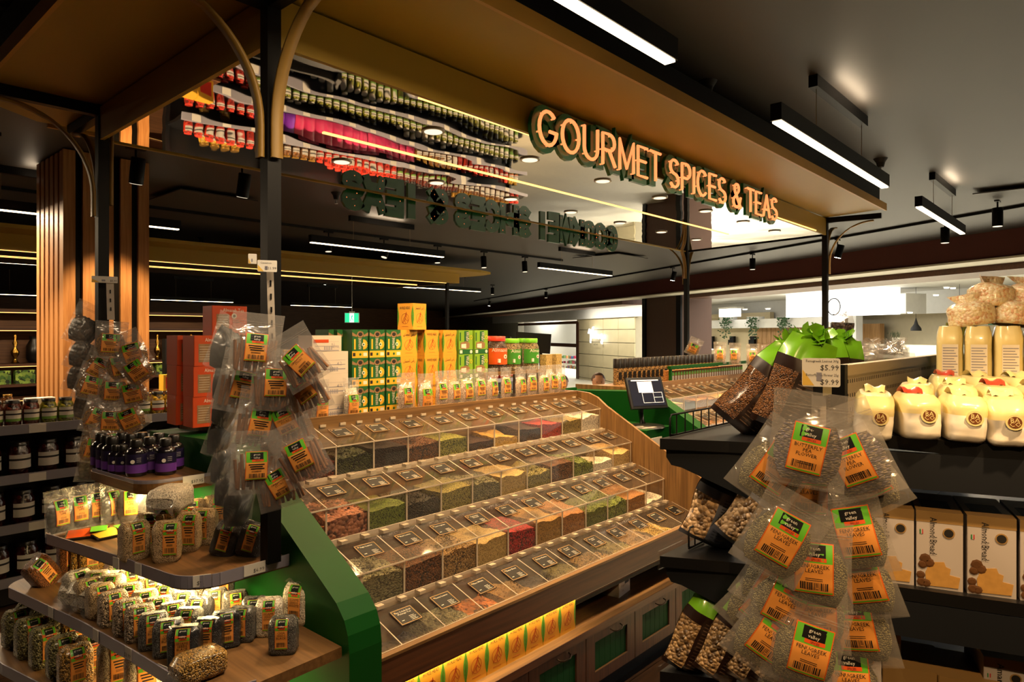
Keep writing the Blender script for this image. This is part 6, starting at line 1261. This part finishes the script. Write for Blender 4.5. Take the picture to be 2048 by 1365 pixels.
SK = {'oat': sack('oat', .135, .25, .035, 'c_oat', 'choc_print', 'lime_film', 1, 'line_brown'), 'chick': sack('chick', .14, .2, .04, 'c_chick', 'grey_print', 'c_blackbag', 2, 'line_grey'), 'bean': sack('bean', .11, .22, .032, 'c_bean', 'choc_print', 'lime_film', 3, 'line_brown')}
def lean(key, px, py, t, roll, yaw, label, group, sc=1, pitch=0):
    """bag whose base sits at image point (px, py)"""
    c = at_t(px, py, t); az = math.atan2(c.y, c.x)
    M = Matrix.Rotation(az - R(90) + R(yaw), 4, 'Z') @ Matrix.Rotation(R(pitch), 4, 'X') @ Matrix.Rotation(R(roll), 4, 'Y')
    return place('grain_bag', SK[key], label, 'bag', c, M.to_euler(), group, sc)
for i, (x, y, t, ro, sc) in enumerate(((1462, 850, 1.85, 40, 1.0), (1552, 857, 1.74, 22, .98))): lean('oat', x, y, t, ro, 8, 'brown grain bag with bright green top leaning on the top shelf, ' + nth(i), 'green-topped grain bags on the top shelf', sc)
for i, (x, y, t, ro) in enumerate(((1408, 1084, 1.85, 22), (1470, 1090, 1.74, 36))): lean('chick', x, y, t, ro, 6, 'bag of pale chickpeas with grey printed panel, ' + nth(i) + ' on the middle shelf', 'chickpea bags on the middle shelf')
for i, (x, y, t, ro) in enumerate(((1362, 1338, 1.78, 24), (1425, 1352, 1.7, 26), (1485, 1362, 1.66, 26), (1540, 1372, 1.62, 26))): lean('bean', x, y, t, ro, 4, 'bag of tan beans with striped brown panel, ' + nth(i) + ' on the lower shelf', 'bean bags on the lower shelf')
plain('red_film', 'b5322a', .3, var=.2, coat=.5); plain('green_print', '2f6a3a', .4, var=.3, coat=.4, scale=40)
SK['mix'] = sack('mix', .1, .16, .03, 'c_mottle', 'green_print', 'film', 5, 'white_print', False); SK['redm'] = sack('redm', .12, .15, .03, 'c_flake', 'red_film', 'film', 6, 'white_print', False)
for i in range(12):
    k = 'oat' if i < 5 else ('mix' if i % 3 else 'redm')
    o = place('grain_bag', SK[k], ('green-topped grain bag behind the perforated panel, ' if k == 'oat' else 'clear snack bag behind the perforated panel, ') + nth(i), 'bag', (1.98 + i * .115, .70 + .02 * (i % 3), Z1), (R(-8), R(random.uniform(-10, 14)), R(-62 + random.uniform(-25, 25))), 'bags behind the perforated panel', (1 if k == 'oat' else 1.35))
# ---- bread packs
plain('bread_yellow', 'e0cf92', .3, var=.1, coat=.4, scale=12); plain('bread_white', 'e6ddcc', .35, var=.06, coat=.3); plain('bread_brown', '6a3c1c', .4, var=.1); plain('bread_red', 'b8402a', .35, var=.15, coat=.4); grain('bread_spot', ['e3d4b0', 'dcc79a', 'cf9a70', 'e8dcc0'], 130, .3, .4, .35)
def bread(key, w, d, h, seed, tall=False):
    P = block_th(w, d, h, seed, 5.0, .3); b = MB(); n, m = 24, 12; vs = [P(i / n, j / m) for j in range(m + 1) for i in range(n)]
    for mi in (0, 1):
        b.add(vs, [(j * n + i, j * n + (i + 1) % n, (j + 1) * n + (i + 1) % n, (j + 1) * n + i) for j in range(m) for i in range(n) if mi == (0 if tall or j >= 7 else 1)], mi, True)
    b.add([P(i / n, 1) for i in range(n)], [tuple(range(n))], 0); b.add([P(i / n, 0) for i in range(n)], [tuple(range(n))[::-1]], 1)
    parts = [('wrapper', b.mesh('wrap_' + key, ['bread_yellow', 'bread_white']))]
    yf = min(P(.75, .5)[1], P(.75, .6)[1]) - .002
    if tall:
        p = MB(); p.bb(-w * .3, w * .3, yf - .0004, yf, h * .1, h * .75, 0)
        for k in range(16): p.bb(-w * .27, w * (.27 - .06 * (k % 3)), yf - .0009, yf - .0004, h * (.14 + k * .037), h * (.152 + k * .037), 1)
        parts.append(('printed_panel', p.mesh('panel_' + key, ['bread_white', 'grey_track'])))
    else:
        Ml = Matrix.Translation((w * .12, yf, h * .55)) @ RX90; p = MB().lathe([(h * .17, 0), (h * .17, .0006)], 18, 0, Ml).lathe([(h * .125, .0006), (h * .125, .0012)], 18, 1, Ml)
        p.text('BA', h * .14, Ml @ Matrix.Translation((0, .0, .0014)), 0, 'c'); p.text('CO', h * .14, Ml @ Matrix.Translation((0, -h * .09, .0014)), 0, 'c'); parts.append(('seal_print', p.mesh('seal_' + key, ['bread_yellow', 'bread_brown'])))
        c = MB(); c.grid(6, 5, lambda u, v: ((u - .5) * w * .5 * (1 + .3 * v), d * (.05 + .3 * v), h * (.99 + .14 * math.sin(v * 3.1)) + .004 * math.sin(u * 9 + seed))); parts.append(('folded_top', c.mesh('fold_' + key, ['bread_red' if seed % 2 else 'bread_yellow'])))
    return parts
BD_ = [bread('b%d' % s, .08, .2, .098, s) for s in range(3)]; BT = bread('tall', .066, .1, .21, 9, True)
def edge_pt(f, off, z):
    """point at fraction f along the bread-side edge, off metres behind it"""
    Q = EDGE[3:]; L = [(Vector(Q[i + 1]) - Vector(Q[i])).length for i in range(len(Q) - 1)]; s = f
    for i, l in enumerate(L):
        if s <= l or i == len(L) - 1:
            d = (Vector(Q[i + 1]) - Vector(Q[i])).normalized(); p = Vector(Q[i]) + d * s; n = Vector((-d.y, d.x)); n = n if n.x > 0 else -n; q = p + n * off; return Vector((q.x, q.y, z)), math.atan2(d.y, d.x)
        s -= l
for i in range(8):
    p, a = edge_pt(.0 + i * .088, .075, ZB); place('bread_pack', BD_[i % 3], 'cream wrapped bread pack in the front row, ' + nth(i) + ' from the flower bags', 'bread', p, (R(random.uniform(-4, 3)), R(random.uniform(-4, 4)), a + R(random.uniform(-9, 9))), 'front row of bread packs')
for r in range(1, 3):
    for i in range(r, 8):
        p, a = edge_pt(.02 + i * .088, .075 + .19 * r, ZB + .012 * r); place('bread_pack', BD_[(i + r) % 3], 'cream wrapped bread pack in the ' + ('second', 'third')[r - 1] + ' row, ' + nth(i), 'bread', p, (0, 0, a + R(random.uniform(-9, 9))), 'inner rows of bread packs')
ris = tag(MB().prism([(2.32, .53), (2.6, .53), (2.75, -.6), (2.42, -.6)], ZB, ZB + .05, 'z').build('bread_riser', 'black_shelf'), 'black riser under the tall bread packs', 'riser')
for i in range(14):
    f = i / 13; place('bread_pack', BT, 'tall yellow bread pack standing at the back, ' + nth(i) + ' along', 'bread', (2.36 + .1 * f, .385 - i * .068, ZB + .05), (0, 0, R(-76 + random.uniform(-4, 4))), 'tall yellow bread packs')
sp = MB(); P = block_th(.12, .12, .07, 4, 2.4); sp.grid(16, 8, P); sp.add([P(i / 16, 1) for i in range(16)], [tuple(range(16))]); sp.grid(4, 2, lambda u, v: ((u - .5) * .06 * (1 + v), .02 * math.sin(u * 7), .065 + .03 * v)); SPK = sp.mesh('snack_bag', 'bread_spot')
for i in range(20):
    f = i % 10; r = i // 10; place('biscuit_bag', [('snack_bag', SPK)], 'puffy cream biscuit bag piled on the tall bread packs, ' + nth(i), 'bag', (2.4 + .03 * (i % 3), .33 - f * .092 - r * .04, ZB + .05 + .212 + .05 * r), (R(random.uniform(-8, 8)), R(random.uniform(-8, 8)), random.uniform(0, 6)), 'puffy biscuit bags', 1.0)
for i, (x, y, t) in enumerate(((1908, 655, 2.6), (1925, 648, 2.75))):
    c = at_t(x, y, t); c.z = ZB; b = MB().rbox((0, 0, .14), (.06, .05, .28), .015).build('olive_packet', plain('olive_pack', '7a7a1c', .35, coat=.4), loc=c); tag(b, 'olive green packet beside the puffy biscuit bags, ' + nth(i), 'packet')
# ---- biscuit cartons
plain('carton_white', 'b5aca8', .5, var=.03); plain('carton_tan', '9a7a4a', .5, var=.1); plain('bread_pic', 'b98c4a', .5, var=.3, scale=50); plain('nut_pic', '5a3a1e', .5, var=.4, scale=60); plain('flag_green', '1f7a3c', .5, var=0); plain('flag_red', 'b02a2a', .5, var=0)
def biscuit(key, word, w, d, h):
    b = MB().rbox((0, 0, h / 2), (w, d, h), .002); p = MB()
    fr(p, -w / 2, w / 2, h * .86, h, d, 1); M = Matrix.Translation((-w * .2, -d / 2 - .0014, h * .93)) @ RX90 @ Matrix.Rotation(R(-90), 4, 'Z') @ Matrix.Shear('XY', 4, (.3, 0)); p.text(word, w * .22, M, 2, 'l', 1, h * .48)
    Mc = Matrix.Translation((w * .2, -d / 2 - .0006, h * .74)) @ RX90; p.lathe([(w * .13, 0), (w * .13, .0006)], 16, 1, Mc).lathe([(w * .1, .0006), (w * .1, .001)], 16, 2, Mc)
    for k, mi in enumerate((5, 0, 6)): fr(p, -w * .42 + k * .0022, -w * .42 + k * .0022 + .0022, h * .7, h * .76, d, mi, 2)
    if word[0] == 'A' and word[1] == 'l':
        p.prism([(w * q[0], h * q[1]) for q in ((-.28, .03), (-.3, .2), (-.2, .34), (.1, .36), (.14, .3), (.24, .28), (.22, .2), (.44, .18), (.4, .04))], -d / 2 - .0012, -d / 2 - .0004, 'y', 3)
        for cx, cz, r in ((-.3, .38, .13), (-.22, .33, .12), (-.36, .3, .1), (-.4, .16, .1), (-.38, .07, .11), (-.28, .06, .1)): p.lathe([(w * r, 0), (w * r * .6, .0008)], 8, 4, Matrix.Translation((w * cx, -d / 2 - .0012, h * cz)) @ RX90)
    else:
        for cx, cz in ((-.2, .36), (.1, .3), (-.1, .16), (.22, .12)): p.lathe([(w * .24, 0), (w * .2, .0008)], 12, 3, Matrix.Translation((w * cx, -d / 2 - .0012, h * cz)) @ RX90).lathe([(w * .09, .0009), (w * .09, .0012)], 10, 0, Matrix.Translation((w * cx, -d / 2 - .0012, h * cz)) @ RX90)
    p.bb(-w / 2, w / 2, -d / 2, d / 2, h, h + .0006, 1); p.bb(-w * .35, w * .3, -d * .3, d * .1, h + .0006, h + .001, 2)
    return [('box', b.mesh('bx_' + key, 'carton_white')), ('print', p.mesh('pr_' + key, ['carton_white', 'carton_tan', 'ink', 'bread_pic', 'nut_pic', 'flag_green', 'flag_red']))]
AB, AM = biscuit('almond', 'Almond Bread', .09, .2, .172), biscuit('amar', 'Amaretti', .085, .2, .15)
for i in range(6):
    p, a = edge_pt(-.06 + i * .0965, .125, Z2); place('biscuit_carton', AB, 'white carton reading Almond Bread, ' + nth(i) + ' on the middle shelf', 'carton', p, (0, 0, a + R(random.uniform(-1.5, 1.5))), 'almond bread cartons')
for i, (f, off, rt) in enumerate(((.02, .2, 0), (.26, .16, 2), (.36, .15, -2), (-.03, .12, 3))):
    p, a = edge_pt(f, off, Z3); place('biscuit_carton', AM, 'dim white carton of round biscuits on the lower shelf, ' + nth(i), 'carton', p, (0, 0, a + R(rt)), 'amaretti cartons')
WT = MB().rbox((0, 0, .05), (.12, .16, .1), .004).bb(-.05, .05, -.0812, -.08, .02, .05, 1).mesh('tan_carton', ['carton_tan', 'nut_pic'])
for i, (f, off) in enumerate(((.08, .12), (.19, .11))): p, a = edge_pt(f, off, Z3); tag(ob('tan_carton', WT, None, p, (0, 0, a)), 'low tan carton between the dim biscuit cartons, ' + nth(i), 'carton', 'tan cartons')
# hanging bags near the far posts
SK['tie'] = sack('tie', .13, .2, .045, 'c_star', 'c_star', 'film', 8, 'white_print', False)
lean('tie', 1682, 692, 4.4, 4, 0, 'brown tied bag hanging on the far canopy post', None, 1.0).name = 'hanging_bag'
hang('turm', 1388, 694, 6.9, 24, 0, 'clear bag of orange spice hanging on the rear far post', None, scale=1.1)
hang('salt', 1440, 706, 6.2, 0, 0, 'clear pouch standing behind the spice tubes, first', 'clear pouches behind the tubes'); hang('salt2', 1470, 708, 6.2, 0, 0, 'clear pouch standing behind the spice tubes, second', 'clear pouches behind the tubes'); hang('salt', 1505, 710, 6.2, 0, 0, 'clear pouch standing behind the spice tubes, third', 'clear pouches behind the tubes'); hang('salt2', 1535, 712, 6.2, 0, 0, 'clear pouch standing behind the spice tubes, fourth', 'clear pouches behind the tubes')
# ceiling spot over the bread, and an added spot to brighten the hanging bags
can_spot((.25, -.35), 'added unseen cylinder spot in the aisle lighting the right clip strip', (R(18), R(-38), 0), power=95)
can_spot((1.45, -.25), 'cylinder spot above the bread shelf', (0, R(-14), 0), power=170)
